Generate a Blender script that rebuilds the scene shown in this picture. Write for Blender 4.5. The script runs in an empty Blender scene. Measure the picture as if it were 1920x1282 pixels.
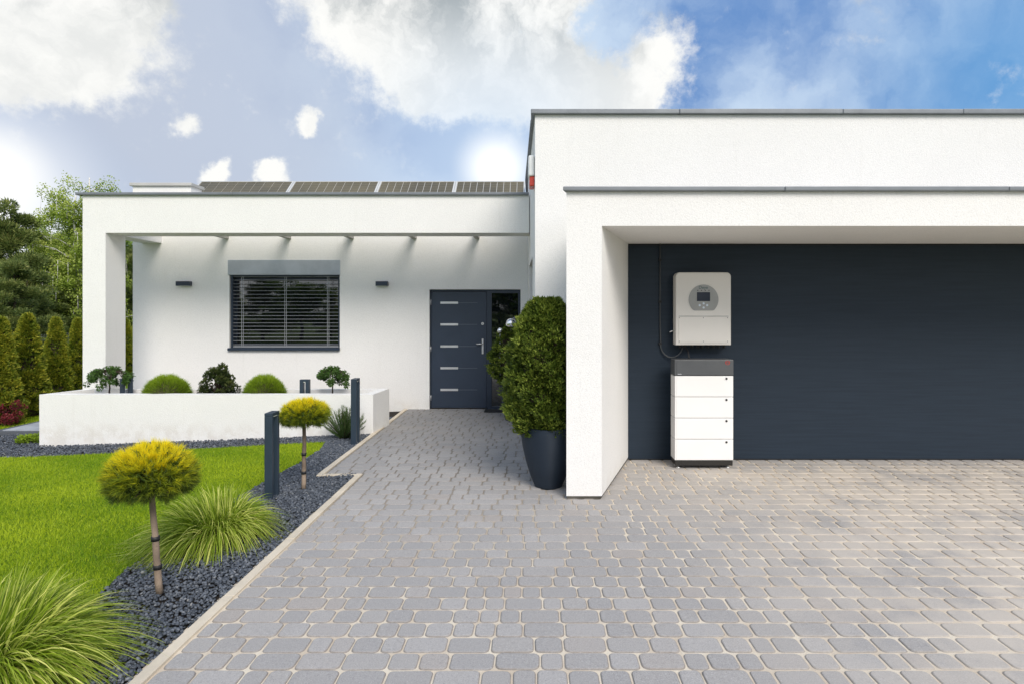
import bpy, bmesh, math, random
import numpy as np
from mathutils import Vector, Matrix

rng = np.random.default_rng(7)
random.seed(7)
S = bpy.context.scene
COL = S.collection
R = math.radians

# ------------------------------------------------------------------ camera
F, VX, VY, H = 1130.0, 1000.0, 583.0, 1.73      # focal (px of a 1920 frame), vanishing point, eye height
cd = bpy.data.cameras.new('camera'); cam = bpy.data.objects.new('camera', cd); COL.objects.link(cam)
cam.location = (0, 0, H); cam.rotation_euler = (R(90), 0, 0)
cd.sensor_width = 36; cd.lens = 36 * F / 1920
cd.shift_x = -(VX - 960) / 1920; cd.shift_y = -(641 - VY) / 1920
cd.clip_start = 0.05; cd.clip_end = 2000
S.camera = cam

# ------------------------------------------------------------------ light and exposure
SUN_EL, SUN_AZ = 41.0, 25.0          # behind the camera, a little to the right
EXPO = 0.45
WSTR = 0.12
S.view_settings.view_transform = 'Standard'; S.view_settings.look = 'None'
S.view_settings.exposure = EXPO; S.view_settings.gamma = 1; S.view_settings.use_curve_mapping = False
sd = bpy.data.lights.new('sun', 'SUN'); so = bpy.data.objects.new('sun', sd); COL.objects.link(so)
sdir = Vector((math.sin(R(SUN_AZ)) * math.cos(R(SUN_EL)), -math.cos(R(SUN_AZ)) * math.cos(R(SUN_EL)), math.sin(R(SUN_EL))))
so.rotation_euler = sdir.to_track_quat('Z', 'Y').to_euler()
sd.energy = 2.1; sd.angle = R(30); sd.color = (1.0, 0.94, 0.86)
so.location = (5, -10, 12)

w = bpy.data.worlds.new('World'); S.world = w; w.use_nodes = True
nt = w.node_tree; nt.nodes.clear()
def N(t, **k):
    n = nt.nodes.new(t)
    for a, b in k.items(): setattr(n, a, b)
    return n
def L(a, b): nt.links.new(a, b)
def setin(sock, v):
    if hasattr(v, 'links') or isinstance(v, bpy.types.NodeSocket): L(v, sock)
    else: sock.default_value = v
def M(op, a, b=None, c=None, clamp=False):
    n = N('ShaderNodeMath', operation=op, use_clamp=clamp)
    setin(n.inputs[0], a)
    if b is not None: setin(n.inputs[1], b)
    if c is not None: setin(n.inputs[2], c)
    return n.outputs[0]
def VM(op, a, b):
    n = N('ShaderNodeVectorMath', operation=op); setin(n.inputs[0], a); setin(n.inputs[1], b); return n
def MR(v, a, b, c=0.0, d=1.0, kind='SMOOTHSTEP'):
    n = N('ShaderNodeMapRange', interpolation_type=kind)
    setin(n.inputs[0], v)
    for i, x in enumerate((a, b, c, d)): setin(n.inputs[i + 1], x)
    return n.outputs[0]
def MIX(f, a, b):
    n = N('ShaderNodeMix', data_type='RGBA'); setin(n.inputs[0], f)
    setin(n.inputs[6], a); setin(n.inputs[7], b); return n.outputs[2]
def NOISE(vec, scale, detail=6.0, rough=0.55):
    n = N('ShaderNodeTexNoise'); setin(n.inputs['Vector'], vec)
    n.inputs['Scale'].default_value = scale; n.inputs['Detail'].default_value = detail; n.inputs['Roughness'].default_value = rough
    return n
def lin(c):
    return tuple(((x / 255) / 12.92 if x / 255 <= 0.04045 else (((x / 255) + 0.055) / 1.055) ** 2.4) for x in c)
KK = 1.0 / (WSTR * 2 ** EXPO)
def sky(c, k=1.0):
    c = lin(c); return (c[0] * KK * k, c[1] * KK * k, c[2] * KK * k, 1)
tc = N('ShaderNodeTexCoord'); D = tc.outputs['Generated']
warp = NOISE(D, 5.0, 8, 0.62)
wv = VM('SUBTRACT', warp.outputs['Color'], (0.5, 0.5, 0.5)).outputs[0]
wsc = N('ShaderNodeVectorMath', operation='SCALE'); L(wv, wsc.inputs[0]); wsc.inputs[3].default_value = 0.17
DW = VM('NORMALIZE', VM('ADD', D, wsc.outputs[0]).outputs[0], (0, 0, 0)).outputs[0]
def pdir(px, py):
    return tuple(Vector((px - VX, F, VY - py)).normalized())
def blob(vec, px, py, r, wgt=1.0):
    d = VM('DOT_PRODUCT', vec, pdir(px, py)).outputs['Value']
    a = M('ARCCOSINE', M('MINIMUM', d, 0.999999))
    return MR(a, r / F, 0.0, 0.0, wgt)
def total(lst):
    o = lst[0]
    for x in lst[1:]: o = M('ADD', o, x)
    return o
nish = N('ShaderNodeTexSky', sky_type='NISHITA'); nish.sun_disc = False
nish.sun_elevation = R(SUN_EL); nish.sun_rotation = R(180 - SUN_AZ); nish.air_density = 1.0; nish.dust_density = 1.5
sep = N('ShaderNodeSeparateXYZ'); L(D, sep.inputs[0])
elev = sep.outputs['Z']
base = MIX(MR(elev, -0.02, 0.42), sky((178, 204, 238)), sky((134, 172, 226)))
base = MIX(0.30, base, nish.outputs[0])
# pale lavender veil, hazy blue veil
n_soft = NOISE(DW, 2.3, 4, 0.5).outputs['Fac']
veil = M('MULTIPLY', blob(D, 420, 130, 720, 1.2), 1.0, clamp=True)
base = MIX(veil, base, sky((194, 204, 222)))
rv = M('MULTIPLY', blob(D, 1560, 60, 1150, 1.7), 1.0, clamp=True)
n_v = NOISE(DW, 3.2, 7, 0.55).outputs['Fac']
hz = MIX(MR(n_v, 0.34, 0.60), sky((104, 146, 204)), sky((200, 220, 243)))
edge = blob(D, 1960, 160, 330)
hz = MIX(M('MULTIPLY', edge, 0.75), hz, sky((92, 160, 218)))
base = MIX(rv, base, hz)
# cumulus
cl = [(-20, -20, 190), (90, 0, 160), (215, -30, 120), (40, 100, 105), (680, -60, 190), (760, 10, 170), (860, 30, 190), (960, -10, 170),
      (850, 120, 110), (930, 110, 120), (1010, 110, 110), (1060, 160, 95), (1130, 185, 85), (1190, 210, 60), (1060, -10, 95), (1245, 130, 75),
      (310, 242, 24), (567, 242, 24), (366, 336, 30), (392, 330, 26), (510, 336, 30), (486, 330, 24), (1060, 190, 60), (935, 192, 22)]
F0 = total([blob(DW, a, b, c * 1.3, 1.0) for a, b, c in cl])
F0 = M('MINIMUM', F0, 1.15)
fine = M('ADD', M('MULTIPLY', NOISE(D, 8.0, 10, 0.66).outputs['Fac'], 0.55), M('MULTIPLY', NOISE(D, 30.0, 8, 0.68).outputs['Fac'], 0.45))
big = NOISE(D, 2.6, 8, 0.55).outputs['Fac']
glob = MR(big, 0.40, 0.62, 0.0, 0.75)
fld = M('ADD', M('ADD', F0, M('MULTIPLY', M('SUBTRACT', fine, 0.5), 3.0)), M('MULTIPLY', glob, M('SUBTRACT', 1.0, MR(VM('DOT_PRODUCT', D, pdir(900, 300)).outputs['Value'], 0.55, 0.8))))
mask = MR(fld, 0.16, 1.0)
shade = MR(NOISE(DW, 6.5, 9, 0.62).outputs['Fac'], 0.40, 0.62)
dens = MR(elev, 0.33, 0.50)
ccol = MIX(M('MULTIPLY', M('MULTIPLY', shade, 0.85), M('ADD', 0.35, dens)), sky((255, 255, 252), 1.0), sky((172, 180, 184)))
away = MR(VM('DOT_PRODUCT', D, pdir(900, 300)).outputs['Value'], 0.35, -0.5)      # unseen cloud behind the viewpoint, brightened to lift the ambient light
ccol = MIX(away, ccol, sky((255, 252, 246), 1.75))
col = MIX(mask, base, ccol)
# white haze near the horizon and around the sun breaking through
col = MIX(MR(elev, 0.17, 0.0, 0.0, 0.85), col, sky((250, 252, 255)))
col = MIX(blob(D, -40, 380, 190, 0.9), col, sky((255, 255, 255), 1.1))
g1 = blob(D, 930, 312, 330, 0.7); col = MIX(g1, col, sky((214, 232, 252)))
g2 = blob(D, 930, 316, 88, 1.0); col = MIX(g2, col, sky((255, 255, 252), 1.25))
g3 = blob(D, -10, 322, 80, 1.0); col = MIX(g3, col, sky((255, 255, 252), 1.1))
bg = N('ShaderNodeBackground'); bg.inputs['Strength'].default_value = WSTR; L(col, bg.inputs['Color'])
out = N('ShaderNodeOutputWorld'); L(bg.outputs[0], out.inputs['Surface'])

# ------------------------------------------------------------------ materials
class MatB:
    def __init__(s, name):
        s.m = bpy.data.materials.new(name); s.m.use_nodes = True
        s.nt = s.m.node_tree; s.nt.nodes.clear()
        s.out = s.nt.nodes.new('ShaderNodeOutputMaterial')
    def n(s, t, **k):
        n = s.nt.nodes.new(t)
        for a, b in k.items(): setattr(n, a, b)
        return n
    def l(s, a, b): s.nt.links.new(a, b)
    def put(s, sock, v):
        if isinstance(v, bpy.types.NodeSocket): s.l(v, sock)
        else:
            if isinstance(v, tuple) and len(v) == 3 and len(sock.default_value) == 4: v = v + (1,)
            sock.default_value = v
    def pos(s):
        return s.n('ShaderNodeNewGeometry').outputs['Position']
    def noise(s, vec, sc, det=5, ro=0.6):
        n = s.n('ShaderNodeTexNoise'); s.put(n.inputs['Vector'], vec)
        n.inputs['Scale'].default_value = sc; n.inputs['Detail'].default_value = det; n.inputs['Roughness'].default_value = ro
        return n.outputs['Fac']
    def mr(s, v, a, b, c=0.0, d=1.0):
        n = s.n('ShaderNodeMapRange', interpolation_type='SMOOTHSTEP'); s.put(n.inputs[0], v)
        for i, x in enumerate((a, b, c, d)): s.put(n.inputs[i + 1], x)
        return n.outputs[0]
    def math(s, op, a, b=0.0, clamp=False):
        n = s.n('ShaderNodeMath', operation=op, use_clamp=clamp); s.put(n.inputs[0], a); s.put(n.inputs[1], b); return n.outputs[0]
    def mix(s, f, a, b, mode='MIX'):
        n = s.n('ShaderNodeMix', data_type='RGBA', blend_type=mode); s.put(n.inputs[0], f); s.put(n.inputs[6], a); s.put(n.inputs[7], b); return n.outputs[2]
    def bump(s, h, strength=0.3, dist=0.01):
        n = s.n('ShaderNodeBump'); s.put(n.inputs['Height'], h); n.inputs['Strength'].default_value = strength; n.inputs['Distance'].default_value = dist
        return n.outputs[0]
    def bsdf(s, color, rough=0.6, metal=0.0, normal=None, spec=0.5, ior=1.5, coat=0.0):
        p = s.n('ShaderNodeBsdfPrincipled'); s.put(p.inputs['Base Color'], color); s.put(p.inputs['Roughness'], rough)
        p.inputs['Metallic'].default_value = metal; p.inputs['Specular IOR Level'].default_value = spec; p.inputs['IOR'].default_value = ior
        p.inputs['Coat Weight'].default_value = coat
        if normal is not None: s.l(normal, p.inputs['Normal'])
        s.l(p.outputs[0], s.out.inputs['Surface']); return s.m

def m_stucco(name, c=(0.86, 0.845, 0.815)):
    b = MatB(name); P = b.pos()
    big = b.noise(P, 0.9, 4); mid = b.noise(P, 6.0, 5); g = b.noise(P, 85.0, 4, 0.8)
    z = b.n('ShaderNodeSeparateXYZ'); b.l(P, z.inputs[0])
    c1 = b.mix(b.mr(big, 0.35, 0.7), tuple(x * 0.97 for x in c), c)
    c1 = b.mix(b.math('MULTIPLY', b.mr(g, 0.50, 0.64), 0.38), c1, tuple(x * 0.70 for x in c))
    # splash dirt just above the ground, rain streaks under copings
    dirt = b.math('MULTIPLY', b.mr(z.outputs['Z'], 0.22, -0.02), b.mr(mid, 0.40, 0.62))
    c1 = b.mix(b.math('MULTIPLY', dirt, 0.22), c1, (0.46, 0.38, 0.27))
    mp = b.n('ShaderNodeMapping'); b.l(P, mp.inputs[0]); mp.inputs['Scale'].default_value = (9, 9, 0.5)
    st = b.noise(mp.outputs[0], 1.2, 5)
    c1 = b.mix(b.math('MULTIPLY', b.mr(st, 0.58, 0.75), 0.10), c1, (0.50, 0.46, 0.40))
    h = b.math('ADD', b.noise(P, 120.0, 3, 0.7), b.math('MULTIPLY', b.noise(P, 55.0, 3), 0.8))
    return b.bsdf(c1, 0.92, normal=b.bump(h, 0.6, 0.006), spec=0.2)
def m_plain(name, c, rough=0.5, metal=0.0, var=0.06, bump=0.0, bs=80, spec=0.5, coat=0.0):
    b = MatB(name); P = b.pos(); n = b.noise(P, 3.0, 6)
    cc = b.mix(b.mr(n, 0.3, 0.7), tuple(x * (1 - var) for x in c), tuple(min(1, x * (1 + var)) for x in c))
    rr = b.mr(b.noise(P, 7.0, 4), 0.3, 0.7, rough * 0.88, min(1, rough * 1.12))
    nm = b.bump(b.noise(P, bs, 3), bump, 0.004) if bump else None
    return b.bsdf(cc, rr, metal, nm, spec=spec, coat=coat)
def m_leaf(name, c0, c1, trans=0.35, c2=None, rough=0.55):
    b = MatB(name)
    a = b.n('ShaderNodeAttribute', attribute_name='tint').outputs['Fac']
    P = b.pos(); nz = b.noise(P, 3.0, 3)
    f = b.math('ADD', a, b.math('MULTIPLY', b.math('SUBTRACT', nz, 0.5), 0.35), clamp=True)
    if c2 is None: cc = b.mix(f, c0, c1)
    else:
        r = b.n('ShaderNodeValToRGB'); b.l(f, r.inputs[0]); e = r.color_ramp.elements
        e[0].position = 0; e[0].color = c0 + (1,); e[1].position = 1; e[1].color = c2 + (1,)
        m = e.new(0.5); m.color = c1 + (1,); cc = r.outputs[0]
    d = b.n('ShaderNodeBsdfPrincipled'); b.l(cc, d.inputs['Base Color']); d.inputs['Roughness'].default_value = rough; d.inputs['Specular IOR Level'].default_value = 0.35
    t = b.n('ShaderNodeBsdfTranslucent'); b.l(cc, t.inputs[0])
    x = b.n('ShaderNodeMixShader'); x.inputs[0].default_value = trans; b.l(d.outputs[0], x.inputs[1]); b.l(t.outputs[0], x.inputs[2])
    b.l(x.outputs[0], b.out.inputs['Surface']); return b.m

STUCCO = m_stucco('white_stucco')
COPING = m_plain('grey_coping_metal', (0.20, 0.215, 0.23), 0.45, 0.3, 0.1)
COPING_L = m_plain('pale_coping_metal', (0.52, 0.51, 0.48), 0.5, 0.1)
ANTH = m_plain('anthracite_paint', (0.022, 0.034, 0.056), 0.38, 0.0, 0.08, 0.06, 300)
DOORP = m_plain('door_paint', (0.026, 0.040, 0.066), 0.42, 0.0, 0.06, 0.05, 400)
BOLL = m_plain('bollard_paint', (0.030, 0.047, 0.068), 0.42, 0.1, 0.1, 0.04, 300)
BLACKP = m_plain('black_rubber', (0.012, 0.012, 0.013), 0.6)
SLATM = m_plain('blind_slat_grey', (0.42, 0.43, 0.45), 0.4, 0.2)
BOXM = m_plain('blind_cover_grey', (0.42, 0.45, 0.49), 0.5, 0.2, 0.10, 0.1, 30)
STEEL = m_plain('brushed_steel', (0.66, 0.66, 0.66), 0.42, 0.7)
CHROME = m_plain('mirror_steel', (0.85, 0.85, 0.86), 0.04, 1.0, 0.01)
WHITEP = m_plain('white_cabinet_paint', (0.84, 0.83, 0.81), 0.35, 0.0, 0.01)
INVP = m_plain('warm_grey_enclosure', (0.74, 0.71, 0.66), 0.42, 0.0, 0.02)
DARKG = m_plain('dark_grey_cabinet', (0.085, 0.09, 0.095), 0.45)
PLINTHM = m_plain('black_brown_plinth', (0.02, 0.018, 0.016), 0.5)  # even black brown base colour of the battery plinth
DIALG = m_plain('dial_grey', (0.33, 0.33, 0.32), 0.35, 0.3)
SCREEN = m_plain('lcd_dark', (0.018, 0.025, 0.045), 0.12)
BTN = m_plain('button_pale', (0.60, 0.66, 0.74), 0.35)
TEAL = m_plain('teal_print', (0.03, 0.09, 0.10), 0.5)
REDP = m_plain('red_print', (0.45, 0.035, 0.025), 0.5)
PRINTW = m_plain('white_print', (0.75, 0.75, 0.78), 0.5)
REDL = m_plain('red_lens', (0.62, 0.06, 0.03), 0.2)
WHITEPL = m_plain('white_plastic', (0.82, 0.82, 0.80), 0.35)
DIFF = m_plain('frosted_diffuser', (0.75, 0.80, 0.72), 0.5)
KERBM = m_plain('cream_kerb_concrete', (0.64, 0.56, 0.44), 0.85, 0.0, 0.10, 0.5, 120, spec=0.2)
SOIL = m_plain('dark_soil', (0.035, 0.03, 0.026), 0.95, 0, 0.3, 0.8, 60, spec=0.1)
BARK = m_plain('grey_brown_bark', (0.26, 0.20, 0.15), 0.9, 0, 0.45, 0.9, 60, spec=0.1)
BARKD = m_plain('dark_bark', (0.06, 0.045, 0.035), 0.9, 0, 0.3, 0.8, 60, spec=0.1)
RUBBLE = m_plain('rough_mortar', (0.12, 0.11, 0.095), 0.95, 0, 0.4, 1.0, 90, spec=0.1)
CELLF = m_plain('panel_frame_aluminium', (0.74, 0.72, 0.66), 0.4, 0.4)
WIREM = m_plain('fence_wire', (0.16, 0.17, 0.17), 0.5, 0.5)
RAFTM = m_plain('rafter_paint', (0.36, 0.35, 0.31), 0.7)
GRV = m_plain('groove_line', (0.10, 0.12, 0.15), 0.5)
ROOFM = m_plain('roof_membrane', (0.22, 0.22, 0.22), 0.9)

def m_glass():
    b = MatB('dark_window_glass'); return b.bsdf((0.006, 0.008, 0.010), 0.015, 0, None, spec=0.9, ior=1.75)
GLASS = m_glass()
def m_cell():
    b = MatB('solar_cell'); P = b.pos(); mp = b.n('ShaderNodeMapping'); b.l(P, mp.inputs[0])
    sx = b.n('ShaderNodeSeparateXYZ'); b.l(P, sx.inputs[0])
    wv = b.n('ShaderNodeTexWave', bands_direction='Z'); b.l(P, wv.inputs[0]); wv.inputs['Scale'].default_value = 7.5; wv.inputs['Distortion'].default_value = 0
    ln = b.mr(wv.outputs['Fac'], 0.90, 0.98)
    c = b.mix(b.mr(b.noise(P, 1.3, 4), 0.3, 0.7), (0.075, 0.065, 0.038), (0.125, 0.105, 0.058))
    c = b.mix(b.math('MULTIPLY', ln, 0.45), c, (0.36, 0.32, 0.22))
    return b.bsdf(c, 0.28, 0, None, spec=0.4)
CELL = m_cell()
def m_garage():
    b = MatB('garage_door_paint'); P = b.pos()
    mp = b.n('ShaderNodeMapping'); b.l(P, mp.inputs[0]); mp.inputs['Scale'].default_value = (0.5, 1, 14)
    st = b.noise(mp.outputs[0], 3, 4); n = b.noise(P, 420, 2, 0.8)
    c = b.mix(b.mr(st, 0.3, 0.7), (0.017, 0.027, 0.041), (0.021, 0.033, 0.050))
    return b.bsdf(c, 0.5, 0, b.bump(n, 0.15, 0.002), spec=0.25)
GARD = m_garage()
def m_pot():
    b = MatB('ribbed_pot_plastic'); P = b.pos()
    wv = b.n('ShaderNodeTexWave', bands_direction='Z'); b.l(P, wv.inputs[0]); wv.inputs['Scale'].default_value = 34; wv.inputs['Distortion'].default_value = 1.0
    c = b.mix(b.noise(P, 5), (0.013, 0.022, 0.036), (0.022, 0.034, 0.052))
    return b.bsdf(c, 0.55, 0, b.bump(wv.outputs['Fac'], 0.7, 0.004), spec=0.3)
POTM = m_pot()
def m_paver():
    b = MatB('grey_concrete_paver'); P = b.pos()
    a = b.n('ShaderNodeAttribute', attribute_name='tint').outputs['Fac']
    o = b.n('ShaderNodeObjectInfo').outputs['Random']
    t = b.math('FRACT', b.math('ADD', a, o))
    r = b.n('ShaderNodeValToRGB'); b.l(t, r.inputs[0]); e = r.color_ramp.elements
    e[0].position = 0; e[0].color = (0.385, 0.362, 0.340, 1); e[1].position = 1; e[1].color = (0.400, 0.360, 0.325, 1)
    for p, c in ((0.3, (0.362, 0.345, 0.330)), (0.6, (0.400, 0.376, 0.352)), (0.85, (0.425, 0.402, 0.380))):
        x = e.new(p); x.color = c + (1,)
    g = b.noise(P, 150, 4, 0.8); g2 = b.noise(P, 45, 4, 0.75); blot = b.noise(P, 1.7, 5)
    c = b.mix(b.math('MULTIPLY', b.mr(g, 0.54, 0.66), 0.6), r.outputs[0], (0.62, 0.61, 0.59))
    c = b.mix(b.math('MULTIPLY', b.mr(g, 0.46, 0.34), 0.6), c, (0.13, 0.13, 0.135))
    c = b.mix(b.math('MULTIPLY', b.mr(g2, 0.5, 0.72), 0.35), c, (0.22, 0.21, 0.205))
    ed = b.n('ShaderNodeAttribute', attribute_name='edge').outputs['Fac']
    c = b.mix(b.math('MULTIPLY', ed, b.mr(g2, 0.2, 0.6, 0.25, 0.75)), c, (0.21, 0.18, 0.15))
    sx = b.n('ShaderNodeSeparateXYZ'); b.l(P, sx.inputs[0])
    path_dk = b.math('MULTIPLY', b.mr(sx.outputs['Y'], 5.2, 8.5), b.mr(sx.outputs['X'], 0.9, -0.1))  # pavers get darker along the path towards the entrance
    c = b.mix(b.math('MULTIPLY', path_dk, 0.44), c, (0.15, 0.155, 0.16))
    # surface sand towards the right of the drive, strengthened to paint in beige light
    sandy_lit = b.math('MULTIPLY', b.mr(sx.outputs['X'], 0.4, 3.4), b.mr(blot, 0.30, 0.60))
    sandy_lit = b.math('MULTIPLY', sandy_lit, b.mr(sx.outputs['Y'], 7.1, 6.4))
    c = b.mix(b.math('MULTIPLY', sandy_lit, 0.75), c, (0.66, 0.58, 0.48))
    h = b.math('ADD', g, b.math('MULTIPLY', g2, 0.7))
    return b.bsdf(c, 0.9, 0, b.bump(h, 0.5, 0.004), spec=0.25)
PAVER = m_paver()
def m_sand():
    b = MatB('joint_sand'); P = b.pos(); sx = b.n('ShaderNodeSeparateXYZ'); b.l(P, sx.inputs[0])
    n = b.noise(P, 3, 5); g = b.noise(P, 300, 2, 0.8)
    c = b.mix(b.mr(n, 0.35, 0.65), (0.62, 0.52, 0.40), (0.78, 0.69, 0.55))
    dk = b.math('MULTIPLY', b.mr(sx.outputs['Y'], 3.0, 6.8), b.mr(sx.outputs['X'], 1.0, -0.5))
    c = b.mix(b.math('MULTIPLY', dk, 0.92), c, (0.17, 0.155, 0.135))
    c = b.mix(b.math('MULTIPLY', b.mr(g, 0.45, 0.3), 0.5), c, (0.2, 0.16, 0.12))
    return b.bsdf(c, 0.95, 0, b.bump(g, 0.6, 0.004), spec=0.15)
SAND = m_sand()
def m_gravel():
    b = MatB('slate_gravel'); P = b.pos(); a = b.n('ShaderNodeAttribute', attribute_name='tint').outputs['Fac']
    r = b.n('ShaderNodeValToRGB'); b.l(a, r.inputs[0]); e = r.color_ramp.elements
    e[0].position = 0; e[0].color = (0.035, 0.043, 0.056, 1); e[1].position = 1; e[1].color = (0.34, 0.33, 0.31, 1)
    for p, c in ((0.45, (0.092, 0.106, 0.130)), (0.8, (0.165, 0.182, 0.21)), (0.94, (0.27, 0.28, 0.29))):
        x = e.new(p); x.color = c + (1,)
    g = b.noise(P, 300, 3, 0.7)
    c = b.mix(b.math('MULTIPLY', g, 0.35), r.outputs[0], (0.03, 0.035, 0.04))
    return b.bsdf(c, 0.62, 0, b.bump(g, 0.4, 0.003), spec=0.4)
GRAV = m_gravel()
def m_lawn():
    b = MatB('lawn_ground'); P = b.pos(); n = b.noise(P, 2.2, 5); g = b.noise(P, 90, 4, 0.8)
    c = b.mix(b.mr(n, 0.3, 0.7), (0.17, 0.29, 0.012), (0.30, 0.42, 0.02))
    c = b.mix(b.mr(g, 0.4, 0.65), c, (0.06, 0.12, 0.008))
    return b.bsdf(c, 0.9, 0, b.bump(g, 1.0, 0.02), spec=0.1)
LAWN = m_lawn()
GRASS = m_leaf('lawn_blade', (0.16, 0.31, 0.008), (0.56, 0.66, 0.03), 0.45)
TUFT = m_leaf('ornamental_grass_blade', (0.035, 0.085, 0.012), (0.34, 0.46, 0.03), 0.42, (0.92, 0.90, 0.26))
PINEG = m_leaf('golden_pine_needle', (0.05, 0.09, 0.015), (0.32, 0.38, 0.02), 0.35, (0.95, 0.80, 0.02))
MOUND = m_leaf('mound_needle', (0.05, 0.11, 0.01), (0.38, 0.52, 0.03), 0.35)
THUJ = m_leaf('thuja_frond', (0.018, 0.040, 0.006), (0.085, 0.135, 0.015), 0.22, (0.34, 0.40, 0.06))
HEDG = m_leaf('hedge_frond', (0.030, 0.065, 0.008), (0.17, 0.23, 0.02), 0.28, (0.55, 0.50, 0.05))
DARKC = m_leaf('dark_conifer_leaf', (0.022, 0.040, 0.012), (0.06, 0.085, 0.018), 0.25, (0.12, 0.13, 0.035))
WEEP = m_leaf('weeping_leaf', (0.035, 0.075, 0.02), (0.10, 0.20, 0.03), 0.3)
PINEF = m_leaf('forest_pine_needle', (0.045, 0.08, 0.022), (0.19, 0.24, 0.06), 0.3, (0.42, 0.42, 0.13))
BIRCHL = m_leaf('birch_leaf', (0.14, 0.21, 0.02), (0.33, 0.44, 0.06), 0.45, (0.58, 0.64, 0.16))
DECID = m_leaf('broad_leaf', (0.06, 0.11, 0.02), (0.20, 0.30, 0.04), 0.35, (0.36, 0.46, 0.08))
REDLF = m_leaf('red_barberry_leaf', (0.10, 0.012, 0.02), (0.32, 0.04, 0.05), 0.35)
def m_birch():
    b = MatB('birch_bark'); P = b.pos(); mp = b.n('ShaderNodeMapping'); b.l(P, mp.inputs[0]); mp.inputs['Scale'].default_value = (4, 4, 9)
    n = b.noise(mp.outputs[0], 1.4, 4, 0.7)
    return b.bsdf(b.mix(b.mr(n, 0.56, 0.66), (0.66, 0.63, 0.58), (0.06, 0.05, 0.045)), 0.8)
BIRCHB = m_birch()
FIELD = m_plain('rough_meadow', (0.09, 0.13, 0.03), 0.95, 0, 0.3, 0.8, 5, spec=0.1)

# ------------------------------------------------------------------ helpers
def X(px, d): return (px - VX) * d / F
def Z(py, d): return H - (py - VY) * d / F
def wloc(o):
    v = Vector((0, 0, 0))
    while o is not None: v += o.location; o = o.parent
    return v
def thing(name, label, cat, loc=(0, 0, 0), group=None):
    o = bpy.data.objects.new(name, None); COL.objects.link(o); o.location = loc
    o['label'] = label; o['category'] = cat
    if group: o['group'] = group
    return o
def tag(o, label=None, cat=None, group=None, kind=None):
    if label: o['label'] = label
    if cat: o['category'] = cat
    if group: o['group'] = group
    if kind: o['kind'] = kind
    return o
def link(name, me, parent=None, loc=(0, 0, 0)):
    o = bpy.data.objects.new(name, me); COL.objects.link(o)
    if parent is not None: o.parent = parent
    o.location = loc; return o
def mesh(name, V, Fc, mat, parent=None, smooth=False, tint=None, bevel=0.0):
    """V in world coordinates; the object sits in its parent's frame."""
    V = np.asarray(V, dtype=np.float64)
    if parent is not None: V = V - np.array(wloc(parent))
    me = bpy.data.meshes.new(name)
    if isinstance(Fc, np.ndarray):
        n, k = Fc.shape
        me.vertices.add(len(V)); me.vertices.foreach_set('co', V.astype(np.float32).ravel())
        me.loops.add(n * k); me.loops.foreach_set('vertex_index', Fc.astype(np.int32).ravel())
        me.polygons.add(n); me.polygons.foreach_set('loop_start', np.arange(0, n * k, k, dtype=np.int32))
        me.update(calc_edges=True)
    else:
        me.from_pydata([tuple(v) for v in V], [], Fc)
    if bevel > 0:
        bm = bmesh.new(); bm.from_mesh(me)
        bmesh.ops.remove_doubles(bm, verts=bm.verts, dist=1e-6)
        bmesh.ops.recalc_face_normals(bm, faces=bm.faces)
        bmesh.ops.bevel(bm, geom=bm.edges[:], offset=bevel, segments=2, profile=0.5, affect='EDGES', clamp_overlap=True)
        bm.to_mesh(me); bm.free()
    if tint is not None:
        a = me.attributes.new('tint', 'FLOAT', 'POINT'); a.data.foreach_set('value', np.asarray(tint, dtype=np.float32))
    if smooth: me.polygons.foreach_set('use_smooth', np.ones(len(me.polygons), dtype=bool))
    me.materials.append(mat); me.update()
    return link(name, me, parent)
BF = [(0, 3, 2, 1), (4, 5, 6, 7), (0, 1, 5, 4), (1, 2, 6, 5), (2, 3, 7, 6), (3, 0, 4, 7)]
def bx(x0, x1, y0, y1, z0, z1):
    return [(x0, y0, z0), (x1, y0, z0), (x1, y1, z0), (x0, y1, z0), (x0, y0, z1), (x1, y0, z1), (x1, y1, z1), (x0, y1, z1)]
def box(name, b, mat, parent=None, bevel=0.0, **k): return mesh(name, bx(*b), BF, mat, parent, bevel=bevel, **k)
def boxes(name, bl, mat, parent=None, **k):
    V, Fc = [], []
    for b in bl:
        o = len(V); V += bx(*b); Fc += [tuple(i + o for i in f) for f in BF]
    return mesh(name, V, Fc, mat, parent, **k)
def prism(name, poly, z0, z1, mat, parent=None, zf=None, **k):
    n = len(poly)
    if zf: V = [(x, y, zf(x) + z0) for x, y in poly] + [(x, y, zf(x) + z1) for x, y in poly]
    else: V = [(x, y, z0) for x, y in poly] + [(x, y, z1) for x, y in poly]
    Fc = [tuple(range(n))[::-1], tuple(range(n, 2 * n))] + [(i, (i + 1) % n, n + (i + 1) % n, n + i) for i in range(n)]
    return mesh(name, V, Fc, mat, parent, **k)
def tube_geo(pts, rad, seg=8, cap=True):
    pts = [Vector(p) for p in pts]; n = len(pts)
    if not hasattr(rad, '__len__'): rad = [rad] * n
    V, Fc = [], []
    for i, p in enumerate(pts):
        t = (pts[min(i + 1, n - 1)] - pts[max(i - 1, 0)]).normalized()
        a = t.cross(Vector((0, 0, 1)) if abs(t.z) < 0.9 else Vector((1, 0, 0))).normalized(); b = t.cross(a)
        for j in range(seg):
            q = 2 * math.pi * j / seg
            V.append(tuple(p + (a * math.cos(q) + b * math.sin(q)) * rad[i]))
    for i in range(n - 1):
        for j in range(seg):
            Fc.append((i * seg + j, i * seg + (j + 1) % seg, (i + 1) * seg + (j + 1) % seg, (i + 1) * seg + j))
    if cap: Fc += [tuple(range(seg))[::-1], tuple(range((n - 1) * seg, n * seg))]
    return V, Fc
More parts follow.
